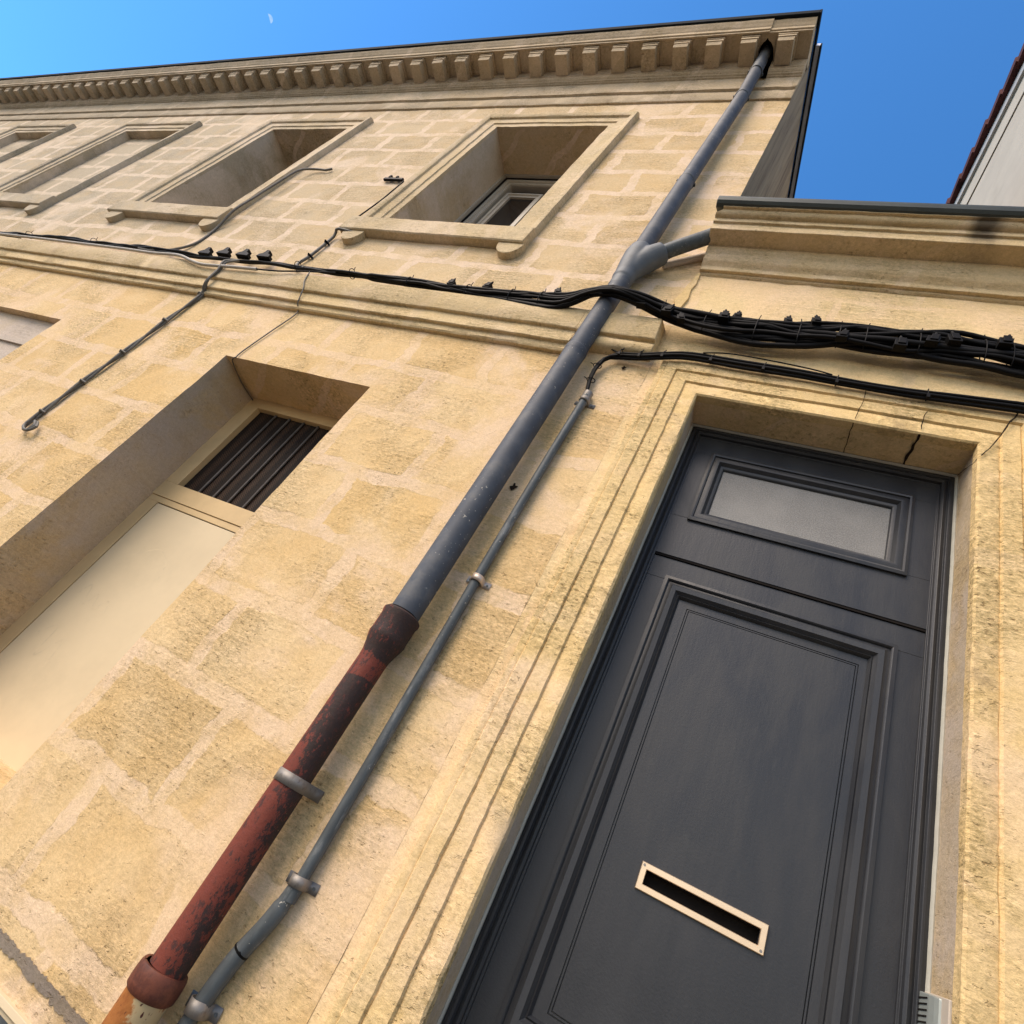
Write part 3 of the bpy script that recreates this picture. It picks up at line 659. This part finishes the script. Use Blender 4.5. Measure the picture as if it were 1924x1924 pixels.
b = new(); band(b, 1.27, 10.40, 1.27, 10.52, (5.1, 0)); rf = obj('roof', b, 'tile', NB)
for k in range(28):
    y = .32 + k * .30
    bt = new(); rows = []
    for yy, o in ((y, 0.0), (y + .335, .024)):
        xx = 1.232 - .06 * yy + o; rows.append([bt.verts.new((xx + p, yy, 10.40 + q - o * .6)) for p, q in ((0, 0), (-.004, .13), (.02, .165), (.06, .18), (.5, .18), (.5, .0))])
    a, c = rows
    for i in range(6): bt.faces.new((a[i], a[(i + 1) % 6], c[(i + 1) % 6], c[i]))
    bt.faces.new(a); bt.faces.new(c[::-1]); obj('verge_tile', bt, 'tile', rf)

# ------------------------------------------------------------------ downpipe
PX, PY, PR = -.926, -.075, .0505
DP = thing('downpipe', 'grey zinc downpipe with a branch joint running into a rusty red iron lower pipe', 'downpipe', (PX, PY, .0))
b = new(); frame_tube(b, [(PX, PY, 1.60), (PX, PY, 2.4), (PX, PY, 3.05)], PR, 40); frame_tube(b, [(PX, PY, 3.0), (PX + .002, PY, 3.66)], PR - .003, 40)
zp = obj('zinc_pipe', b, 'zinc', DP, smooth=True)
b = new(); frame_tube(b, [(PX, PY, 3.02), (PX, PY, 3.045), (PX, PY, 3.055), (PX, PY, 3.06)], [PR + .0005, PR + .002, PR + .001, PR - .003], 40); obj('pipe_joint', b, 'zinc', zp, smooth=True)
b = new(); frame_tube(b, [(PX, PY, 3.90), (PX, PY, 4.78)], PR - .001, 40); frame_tube(b, [(PX, PY, 4.76), (PX + .003, PY, 6.20)], PR - .004, 40)
frame_tube(b, spline([(PX + .003, PY, 6.17), (PX + .003, PY - .001, 6.22), (PX - .001, PY - .020, 6.60), (PX - .004, PY - .036, 6.87)], .04), PR - .005, 40)
up = obj('upper_zinc_pipe', b, 'zinc', DP, smooth=True)
b = new(); frame_tube(b, [(PX - .002, PY - .026, 6.66), (PX - .006, PY - .05, 7.06)], PR - .0075, 32); obj('outlet_sleeve', b, 'zinc_pale', up, smooth=True)
for z, y in ((4.78, PY), (6.20, PY), (6.65, PY - .024)):
    b = new(); frame_tube(b, [(PX + .002, y, z - .006), (PX + .002, y, z), (PX + .002, y, z + .006)], [PR - .001, PR + .0015, PR - .001], 36); obj('joint_band', b, 'zinc_pale', up, smooth=True)
    b = new(); box(b, PX - .058, PX - .046, y - .012, y + .010, z - .002, z + .012); obj('fixing_lug', b, 'steel', up)
    b = new(); box(b, PX + .044, PX + .058, y + .005, y + .022, z - .012, z); obj('fixing_lug', b, 'steel', up)
# wye branch
b = new()
frame_tube(b, [(PX, PY, 3.56), (PX, PY, 3.64), (PX, PY, 3.645), (PX, PY, 3.70)], [PR - .002, PR - .002, PR + .004, PR + .004], 36)
frame_tube(b, [(PX, PY, 3.69), (PX + .002, PY - .002, 3.78), (PX + .004, PY - .003, 3.86), (PX + .003, PY - .002, 3.935)], [PR + .004, PR + .014, PR + .020, PR + .012], 36)
frame_tube(b, [(PX + .004, PY, 3.70), (PX + .035, PY - .002, 3.80), (PX + .075, PY - .004, 3.875), (PX + .125, PY - .010, 3.925)], [.048, .060, .064, .056], 36)
wy = obj('wye_branch', b, 'zinc_pale', DP, smooth=True)
md = wy.modifiers.new('remesh', 'REMESH'); md.mode = 'VOXEL'; md.voxel_size = .006; md.use_smooth_shade = True
ms = wy.modifiers.new('smooth', 'SMOOTH'); ms.iterations = 6; ms.factor = .5
b = new(); frame_tube(b, [(PX + .105, PY - .008, 3.905), (PX + .16, PY - .016, 3.955), (-.60, -.105, 4.095), (-.50, -.08, 4.16)], [.040, .038, .038, .038], 30); obj('branch_pipe', b, 'steel', DP, smooth=True)
b = new(); frame_tube(b, [(-.80, -.012, 3.93), (-.70, -.012, 4.00), (-.60, -.010, 4.075)], .020, 16); obj('old_pipe_stub', b, 'render_grey', DP, smooth=True)
# iron pipe: axis leans slightly to the left going down
def IA(z): t = (1.5 - z) / 1.0; return (-.931 - .010 * t, PY + .002, z)
b = new(); frame_tube(b, [IA(z) for z in (.60, .8, 1.0, 1.2, 1.40, 1.46)], .0455, 44)
frame_tube(b, [(IA(z)[0], IA(z)[1], z) for z in (1.455, 1.475, 1.50, 1.525, 1.535, 1.545, 1.60, 1.612, 1.62, 1.625)], [.0458, .047, .053, .0605, .0625, .061, .0615, .0645, .0645, .060], 44)
ip = obj('iron_pipe', b, 'rust', DP, smooth=True)
b = new(); frame_tube(b, [(PX - .004, PY, 1.618), (PX - .004, PY, 1.630)], [.057, .054], 36); obj('seal_ring', b, 'dark', ip, smooth=True)
b = new(); a_ = IA(.62)
frame_tube(b, [(a_[0] - .004, a_[1], z) for z in (.586, .592, .604, .622, .634, .640, .640, .630)], [.0535, .0590, .0602, .0602, .0588, .0560, .049, .047], 44); sr = obj('socket_rim', b, 'rim', DP, smooth=True)
b = new(); frame_tube(b, [(a_[0] - .004, a_[1], .0), (a_[0] - .004, a_[1], .50), (a_[0] - .004, a_[1], .588)], [.051, .0515, .0525], 44); obj('socket_pipe', b, 'orange', DP, smooth=True)
b = new(); n = 40; zc = 1.083; aa = IA(zc)
prof = []
for k in range(n + 1):
    an = math.radians(200) + math.radians(150) * k / n
    prof.append((aa[0] + .0485 * math.cos(an), aa[1] + .0485 * math.sin(an)))
prof = [(aa[0] - .0485, .0), (aa[0] - .0485, aa[1])] + [(aa[0] + .0485 * math.cos(math.radians(180 + 180 * k / n)), aa[1] + .0485 * math.sin(math.radians(180 + 180 * k / n))) for k in range(n + 1)] + [(aa[0] + .0485, -.028), (aa[0] + .054, -.012), (aa[0] + .066, -.006)]
for (xa, ya), (xb, yb) in zip(prof, prof[1:]): b.faces.new([b.verts.new(q) for q in ((xa, ya, zc - .016), (xb, yb, zc - .016), (xb, yb, zc + .016), (xa, ya, zc + .016))])
bmesh.ops.remove_doubles(b, verts=b.verts, dist=1e-5)
st = obj('pipe_strap', b, 'galv', DP, smooth=True); s_ = st.modifiers.new('solid', 'SOLIDIFY'); s_.thickness = .003

# ------------------------------------------------------------------ thin conduit
CD = thing('conduit', 'thin grey steel conduit clipped to the wall between the downpipe and the door', 'conduit', (-.79, -.02, .5))
def cax(z):
    t = (2.84 - z) / 2.0
    return Vector((-.788 + .006 * math.sin(z * 2.2), -.026 - .002 * math.sin(z * 3), z))
b = new(); pts = [cax(z) for z in [2.842 - .06 * k for k in range(36)] if z > .86]; frame_tube(b, pts, .0168, 20); obj('conduit_tube', b, 'steel', CD, smooth=True)
b = new(); lowp = spline([(-.786, -.027, .90), (-.792, -.027, .855), (-.800, -.030, .805), (-.818, -.030, .745), (-.826, -.030, .715), (-.834, -.030, .665), (-.840, -.028, .615)], .012)
frame_tube(b, lowp, [.0185 + .0030 * max(0, min(1, (i - 3) / 1)) for i in range(len(lowp))], 20); ls = obj('bend_sleeve', b, 'steel', CD, smooth=True)
b = new(); frame_tube(b, [(-.8205, -.030, .738), (-.8222, -.030, .733)], .0225, 20); frame_tube(b, [(-.812, -.05, .7365), (-.813, -.052, .7345)], .003, 8); obj('cable_tie', b, 'black', CD, smooth=True)
b = new(); frame_tube(b, [(-.842, -.028, .625), (-.850, -.026, .54), (-.86, -.026, .2), (-.86, -.026, 0)], [.018, .0185, .0185, .0185], 20); obj('lower_conduit', b, 'steel', CD, smooth=True)
def clamp(c, ang, mat, w_=.011, tab=.026, r=.0195):
    bm = new()
    pr_ = [(-r - tab, -.0015), (-r - .002, -.0015), (-r, -.004), (-r, -.027)] + [(r * math.cos(math.radians(180 + 18 * k)), -.027 + r * math.sin(math.radians(180 + 18 * k))) for k in range(11)] + [(r, -.027), (r, -.004), (r + .002, -.0015), (r + tab, -.0015)]
    rot = Matrix.Rotation(ang, 3, 'Y')
    def T_(x, y, z): return Vector(c) + rot @ Vector((x, 0, z)) + Vector((0, y, 0))
    for (xa, ya), (xb, yb) in zip(pr_, pr_[1:]): bm.faces.new([bm.verts.new(T_(*q)) for q in ((xa, ya, -w_), (xb, yb, -w_), (xb, yb, w_), (xa, ya, w_))])
    bmesh.ops.remove_doubles(bm, verts=bm.verts, dist=1e-5)
    o = obj('clamp', bm, mat, CD, smooth=True); s = o.modifiers.new('solid', 'SOLIDIFY'); s.thickness = .0022; s.offset = 1
    for sx in (-1, 1):
        b2 = new(); p = T_(sx * (r + tab * .55), -.0035, 0); frame_tube(b2, [p, p + Vector((0, -.003, 0))], .0042, 10); obj('screw', b2, 'steel', o)
clamp((-.787, 0, 2.80), .05, 'galv'); clamp((-.790, 0, 1.853), .02, 'brightclip', .012); clamp((-.7865, 0, .905), -.08, 'galv', .013, .026, .0215); clamp((-.842, -.002, .612), -.1, 'galv', .015, .024, .0235)
b = new(); frame_tube(b, [(-.789, -.023, 2.78), (-.789, -.024, 2.85)], [.0195, .0215], 18); obj('conduit_mouth', b, 'galv', CD, smooth=True)

# ------------------------------------------------------------------ cables
def lerp_tab(t, x):
    for (a, va), (c, vc) in zip(t, t[1:]):
        if x <= c: return va + (vc - va) * max(0, (x - a) / (c - a))
    return t[-1][1]
MAIN = [(-7.09, -0.05, 3.44), (-6.553, -0.05, 3.451), (-5.781, -0.05, 3.489), (-5.035, -0.05, 3.48), (-4.386, -0.05, 3.479), (-3.789, -0.05, 3.46), (-3.303, -0.05, 3.49), (-3.013, -0.05, 3.484), (-2.651, -0.05, 3.476), (-2.385, -0.055, 3.453), (-2.146, -0.055, 3.444), (-1.809, -0.06, 3.426), (-1.574, -0.06, 3.424), (-1.32, -0.065, 3.42), (-1.138, -0.085, 3.413), (-1.003, -0.125, 3.431), (-0.894, -0.148, 3.427), (-0.764, -0.120, 3.426), (-0.609, -0.075, 3.416), (-0.484, -0.065, 3.403), (-0.275, -0.065, 3.392), (-0.062, -0.065, 3.397), (0.135, -0.065, 3.42), (0.323, -0.065, 3.425), (0.499, -0.065, 3.432), (0.704, -0.065, 3.425), (0.896, -0.065, 3.417), (2.5, -.065, 3.41), (4.9, -.065, 3.40)]
MAIN = [(-16.8, -.05, 3.42)] + MAIN
SPREAD = [(-17, .012), (-3.8, .012), (-2.4, .014), (-2.0, .022), (-1.5, .032), (-1.15, .040), (-.95, .022), (-.80, .022), (-.6, .034), (-.25, .050), (.2, .050), (.9, .052), (5, .05)]
CB = thing('cable_bundle', 'thick black bundle of mains cables strung across the facade and over the downpipe', 'cables', (-1.0, -.06, 3.42))
base = spline(MAIN, .04)
NS = 17
for k in range(NS):
    pts = []; ph = R_.uniform(0, 50); r = R_.choice([.0055, .008, .010, .012, .0135]); start = [-17, -17, -17, -2.9, -2.6, -2.3, -1.1, -1.0, -.95, -.9, -.85, -.9, -1.0, -2.0, -2.2, -.95, -.8][k]
    lane = [-.55, .15, .8, -.95, .45, -.2, .0, 1.0, -.7, .6, -1.0, .3, -.4, .9, -.8, 1.15, -1.15][k]
    for p in base:
        if p.x < start: continue
        sp = lerp_tab(SPREAD, p.x); a = noise.noise(Vector((p.x * 2.1, ph, 0))) * 1.5 + noise.noise(Vector((p.x * 6.5, ph, 4))) * .35; c = noise.noise(Vector((p.x * 3.3, ph, 9))) * 1.3
        fade = min(1, (p.x - start) / .5) if start > -5 else 1
        pts.append((p.x, p.y + c * .014 - (.012 if k % 2 else -.010) * (1 if p.x > -2.4 else .4), p.z + sp * (lane * .8 + a) * fade))
    if k == 3 or k == 5: r = .009
    b = new(); frame_tube(b, pts, r if pts[0][0] > -5 else [r if p[0] > -2.5 else r * .85 for p in pts], 10)
    obj('cable', b, 'black', CB, smooth=True)
# loose sagging loop left of the pipe
for dz, r in ((0, .011), (.006, .008)):
    b = new(); frame_tube(b, spline([(-1.72, -.062, 3.405), (-1.5, -.062, 3.385 + dz), (-1.34, -.066, 3.368 + dz), (-1.20, -.07, 3.355 + dz * 2), (-1.10, -.085, 3.372 + dz), (-1.00, -.125, 3.405)], .03), r, 10); obj('cable', b, 'black', CB, smooth=True)
# arching loops on the right
b = new(); frame_tube(b, spline([(-.15, -.075, 3.43), (0, -.075, 3.478), (.15, -.075, 3.492), (.28, -.075, 3.485), (.40, -.075, 3.470), (.52, -.075, 3.478), (.7, -.075, 3.462), (.9, -.075, 3.45)], .03), .009, 10); obj('cable', b, 'black', CB, smooth=True)
# connectors: body, bolt, fin
CON = [(-1.826, -.072, 3.452, 1.1), (-1.604, -.072, 3.462, 1.1), (-1.194, -.085, 3.462, 1), (-.745, -.11, 3.415, 1.2), (-.617, -.10, 3.395, 1.2), (-.545, -.10, 3.350, 1), (-.372, -.095, 3.407, 1.2), (-.324, -.08, 3.448, .9), (-.116, -.08, 3.455, .9), (.301, -.10, 3.355, 1.2), (.404, -.10, 3.405, 1.2), (.472, -.10, 3.425, 1.2), (.631, -.10, 3.445, 1.2), (.099, -.10, 3.365, 1.1), (-.009, -.09, 3.460, 1.0), (.75, -.1, 3.36, 1.1)]
for i, (x, y, z, s) in enumerate(CON):
    b = new(); box(b, x - .018 * s, x + .018 * s, y - .013 * s, y + .013 * s, z - .016 * s, z + .014 * s); box(b, x - .009 * s, x + .013 * s, y - .017 * s, y - .012 * s, z - .008 * s, z + .02 * s)
    tl = R_.uniform(-.008, .008)
    frame_tube(b, [(x + .004, y - .004, z + .012 * s), (x + .004 + tl, y - .006, z + .030 * s), (x + .004 + tl * 1.4, y - .006, z + .042 * s)], [.0075 * s, .006 * s, .0035 * s], 8)
    for v_ in b.verts: v_.co.x += (v_.co.z - z) * .25 * math.sin(i * 2.1)
    obj('connector', b, 'black', CB, bevel=.0015)
for i, (x, y, z) in enumerate([(-3.879, -.06, 3.495), (-3.714, -.06, 3.518), (-3.53, -.06, 3.525), (-3.34, -.06, 3.535)]):
    b = new(); vs = [(-.055, -.03), (.06, -.03), (.05, .0), (.02, .012), (.008, .05), (-.022, .052), (-.026, .012), (-.05, -.005)]
    fr = [b.verts.new((x + p, y - .018, z + q)) for p, q in vs]; bk = [b.verts.new((x + p, y + .018, z + q)) for p, q in vs]
    b.faces.new(fr); b.faces.new(bk[::-1])
    for k in range(8): b.faces.new((fr[k], fr[(k + 1) % 8], bk[(k + 1) % 8], bk[k]))
    obj('connector', b, 'black', CB, bevel=.004)
for x in (-3.0, -2.55, -2.1, -1.72, -1.45, -1.28, -.66, -.43, -.25, -.05, .08, .2, .36, .56, .68, -5.2, -6.1):
    p = min(base, key=lambda q: abs(q.x - x)); sp = lerp_tab(SPREAD, x) * 1.1 + .012
    b = new(); ring = [(p.x, p.y + (.030) * math.cos(2 * math.pi * k / 16), p.z + sp * math.sin(2 * math.pi * k / 16)) for k in range(17)]
    frame_tube(b, ring, .0024, 6); tx = .006 * math.sin(x * 40); frame_tube(b, [(p.x, p.y - .01, p.z + sp), (p.x + tx, p.y - .014, p.z + sp + .022)], .0022, 6); obj('tie', b, 'black', CB, smooth=True)
# pale cable under the bundle
b = new(); frame_tube(b, spline([(-16.8, -.072, 3.395)] + [(x, -.068, 3.415 + .010 * noise.noise(Vector((x, 1, 1)))) for x in (-9, -7.5, -6.5, -5.8, -5.2, -4.7)] + [(-4.367, -.07, 3.405), (-4.044, -.085, 3.392), (-3.829, -.09, 3.337), (-3.695, -.09, 3.315), (-3.452, -.09, 3.328), (-3.217, -.09, 3.338)], .04), .0105, 12)
PC = tag(obj('sheathed_cable', b, 'ivory', None, smooth=True), 'pale grey sleeve sagging under the black bundle on the upper left of the string course', 'cable')
b = new(); frame_tube(b, spline([(-3.225, -.09, 3.338), (-3.04, -.088, 3.350), (-2.877, -.08, 3.39), (-2.663, -.06, 3.445)], .03), .005, 8); tag(obj('thin_cable', b, 'black', None, smooth=True), 'thin black wire leaving the end of the pale grey sleeve', 'cable')

# bundle over the door, entering the conduit
DC = [(-0.789, -0.024, 2.80), (-0.797, -0.028, 2.85), (-0.811, -0.03, 2.914), (-0.82, -0.03, 2.999), (-0.805, -0.03, 3.078), (-0.757, -0.03, 3.118), (-0.663, -0.037, 3.125), (-0.551, -0.047, 3.147), (-0.442, -0.047, 3.170), (-0.222, -0.047, 3.165), (-0.018, -0.047, 3.161), (0.173, -0.047, 3.148), (0.35, -0.047, 3.143), (0.515, -0.047, 3.150), (0.708, -0.047, 3.157), (0.889, -0.047, 3.154), (3, -.04, 3.14)]
T = thing('door_cables', 'narrower black cable run above the door surround, bending down into the conduit', 'cables', (-.2, -.04, 3.15))
for k in range(4):
    ph = k * 11.3; pts = []
    for i, p in enumerate(spline(DC, .03)):
        f = min(1, i / 8)
        q = Vector(((k - 1.5) * .0055 * f if p.z < 3.05 and p.x < -.75 else 0, (-.006 if k % 2 else .004) * f, ((k - 1.5) * .0085 + .007 * noise.noise(Vector((p.x * 2.2, ph, 0)))) * f if p.x > -.78 else 0))
        pts.append(p + q)
    b = new(); frame_tube(b, pts, .0068, 10); obj('cable', b, 'black', T, smooth=True)
for (x, z, a) in ((-.809, 2.93, 0), (-.818, 3.03, 0), (-.742, 3.122, 1), (-.655, 3.127, 1), (-.56, 3.15, 1), (-.36, 3.17, 1), (-.15, 3.165, 1), (.12, 3.152, 1), (.42, 3.148, 1)):
    b = new(); yy = -.045
    if a: ring = [(x, yy + .015 * math.cos(2 * math.pi * k / 12), z + .023 * math.sin(2 * math.pi * k / 12)) for k in range(13)]
    else: ring = [(x + .019 * math.cos(2 * math.pi * k / 12), -.03 + .014 * math.sin(2 * math.pi * k / 12), z) for k in range(13)]
    frame_tube(b, ring, .0022, 6)
    if a: frame_tube(b, [(x, yy, z + .021), (x + .003, yy - .003, z + .036)], .0025, 6); box(b, x - .005, x + .005, yy - .02, yy - .01, z - .03, z - .012)
    else: frame_tube(b, [(x - .018, -.035, z), (x - .034, -.035, z + .008)], .0022, 6)
    obj('tie', b, 'black', T, smooth=True)
b = new(); frame_tube(b, spline([(-0.955, -0.03, 3.37), (-0.924, -0.035, 3.29), (-0.881, -0.045, 3.215), (-0.816, -0.03, 3.168), (-0.745, -0.032, 3.133)], .02), .0035, 8); tag(obj('loop_wire', b, 'black', None, smooth=True), 'single thin black wire looping out from behind the downpipe below the string course', 'wire')
b = new(); frame_tube(b, spline([(-.40, -.062, 3.185), (-.30, -.062, 3.205), (-.15, -.062, 3.200), (.02, -.062, 3.182), (.1, -.06, 3.168)], .02), .003, 8); tag(obj('loose_wire', b, 'black', None, smooth=True), 'hair-thin wire lifting off the cable run over the door', 'wire')

# grey twisted drop cable
GREY = [(-3.50, -.07, 3.44), (-3.548, -0.09, 3.376), (-3.530, -0.09, 3.329), (-3.527, -0.08, 3.292), (-3.514, -0.08, 3.18), (-3.529, -0.045, 3.132), (-3.535, -0.018, 3.088), (-3.551, -0.015, 2.838), (-3.551, -0.015, 2.485), (-3.561, -0.015, 2.172), (-3.558, -0.015, 1.877), (-3.532, -0.022, 1.807), (-3.470, -0.03, 1.795), (-3.448, -0.03, 1.83), (-3.49, -.025, 1.86)]
T = thing('drop_cable', 'weathered grey twisted cable dropping from the bundle at left and ending in a hook', 'cable', (-3.55, -.015, 2.6))
sp = spline(GREY, .02)
for k in range(2):
    b = new(); pts = []
    for i, p in enumerate(sp):
        a = i * .23 + k * math.pi; pts.append(p + Vector((math.cos(a) * .0075, math.sin(a) * .006, 0)))
    frame_tube(b, pts, .0075, 8); obj('strand', b, 'greycable', T, smooth=True)
for z in (3.10, 2.80, 2.47, 2.19, 1.93):
    b = new(); frame_tube(b, [(-3.575, -.018, z), (-3.55, -.033, z), (-3.525, -.018, z)], .007, 8); box(b, -3.585, -3.565, -.014, .0, z - .01, z + .01); obj('clip', b, 'greycable', T, smooth=True)
# thin wire to the boarded window
b = new(); frame_tube(b, spline([(-2.826, -0.075, 3.40), (-2.789, -0.076, 3.306), (-2.735, -0.074, 3.23), (-2.712, -0.045, 3.133), (-2.715, -0.010, 3.113), (-2.698, -0.008, 3.062), (-2.733, -0.008, 2.88), (-2.766, -0.008, 2.686), (-2.762, -.009, 2.635), (-2.80, .01, 2.628), (-2.83, .10, 2.625), (-2.845, .20, 2.622), (-2.84, .31, 2.62)], .02), .0036, 8)
tag(obj('bell_wire', b, 'greycable', None, smooth=True), 'thin pale wire dropping over the string course into the corner of the boarded window', 'wire')
# cable beside second window
b = new(); frame_tube(b, spline([(-4.62, -.05, 3.47), (-4.397, -0.04, 3.485), (-4.25, -0.012, 3.66), (-4.25, -0.014, 3.906), (-4.215, -0.062, 4.10), (-4.216, -0.058, 4.337), (-4.205, -0.058, 4.578), (-4.187, -0.055, 4.833), (-4.146, -0.03, 4.934), (-4.049, -0.018, 4.960), (-3.99, -0.018, 4.95), (-3.943, -0.015, 4.985)], .03), .0095, 8)
tag(obj('window_cable', b, 'greycable', None, smooth=True), 'dark cable climbing beside the deep shadowed window and curling off to the right', 'cable')
T = thing('sill_cable', 'black cable rising from the bundle to the left end of the open window sill', 'cable', (-3.08, -.02, 3.7))
b = new(); frame_tube(b, spline([(-2.95, -.05, 3.475), (-3.045, -0.035, 3.50), (-3.095, -0.02, 3.566), (-3.079, -0.018, 3.681), (-3.083, -0.018, 3.929), (-3.07, -0.05, 3.962), (-3.02, -0.05, 3.968), (-2.9, -.03, 3.966)], .02), .010, 10); obj('cable', b, 'greycable', T, smooth=True)
for z in (3.66, 3.84):
    b = new(); frame_tube(b, [(-3.10, -.004, z), (-3.08, -.034, z), (-3.06, -.004, z)], .008, 8); obj('clip', b, 'black', T, smooth=True)
T = thing('stub_cable', 'short dark cable beside the open window surround ending in a small terminal', 'cable', (-3.07, -.02, 4.5))
b = new(); frame_tube(b, [(-3.081, -0.02, 4.19), (-3.068, -0.015, 4.486), (-3.076, -0.015, 4.80), (-3.10, -.02, 4.81)], .0055, 8); obj('cable', b, 'black', T, smooth=True)
b = new(); box(b, -3.27, -3.09, -.03, -.008, 4.80, 4.83); box(b, -3.235, -3.215, -.035, -.008, 4.825, 4.86); box(b, -3.165, -3.145, -.035, -.008, 4.825, 4.85); obj('terminal', b, 'black', T, bevel=.004)

# bits on the wall: broken anchor holes and plugs
for (x, z, s) in ((-.869, 2.283, .016), (-.712, 3.079, .011)):
    b = new(); n = 11
    f_ = b.faces.new([b.verts.new((x + s * (1 + .5 * math.sin(k * 2.3)) * math.cos(2 * math.pi * k / n) * .8, -.0045, z + s * (1 + .5 * math.cos(k * 1.7)) * math.sin(2 * math.pi * k / n))) for k in range(n)])
    obj('chipped_hole', b, 'dirtcrack', house)

# ------------------------------------------------------------------ moon
d = Vector((-0.99849215, 0.14961885, 0.96439407)).normalized() * 400
cam_p = Vector((0, -1.6, 1.1)); mc = cam_p + d
rt = Vector(cx); upv = Vector(cy)
b = new(); bmesh.ops.create_uvsphere(b, u_segments=32, v_segments=20, radius=1.95)
bmesh.ops.translate(b, verts=b.verts, vec=mc)
nm = NT('moonlit_face')
geo = nm.t.nodes.new('ShaderNodeNewGeometry'); dt = nm.t.nodes.new('ShaderNodeVectorMath'); dt.operation = 'DOT_PRODUCT'
nm.link(geo.outputs['Normal'], dt.inputs[0]); sv = ((cx - d.normalized() * cx.dot(d.normalized())).normalized() + upv * .12 - d.normalized() * .05).normalized(); dt.inputs[1].default_value = sv
lit = nm.ramp(dt.outputs['Value'], .02, .25, 0, 1); crater = nm.ramp(nm.noise(nm.scale(nm.pos, (.5, .5, .5)), 1, 4), .35, .65, .22, .48)
em = nm.t.nodes.new('ShaderNodeEmission'); em.inputs[0].default_value = (.52, .62, .78, 1); em.inputs[1].default_value = 1.0
tr = nm.t.nodes.new('ShaderNodeBsdfTransparent'); mx = nm.t.nodes.new('ShaderNodeMixShader')
nm.link(nm.math('MULTIPLY', nm.math('MULTIPLY', lit, crater), nm.math('SUBTRACT', 1.0, geo.outputs['Backfacing'])), mx.inputs[0]); nm.link(tr.outputs[0], mx.inputs[1]); nm.link(em.outputs[0], mx.inputs[2])
nm.link(mx.outputs[0], nm.t.nodes['Material Output'].inputs['Surface']); M['moon'] = nm.m
mo = obj('moon', b, 'moon', None, smooth=True); mo.visible_shadow = True
tag(mo, 'small pale half moon in the blue sky at the upper left', 'moon')
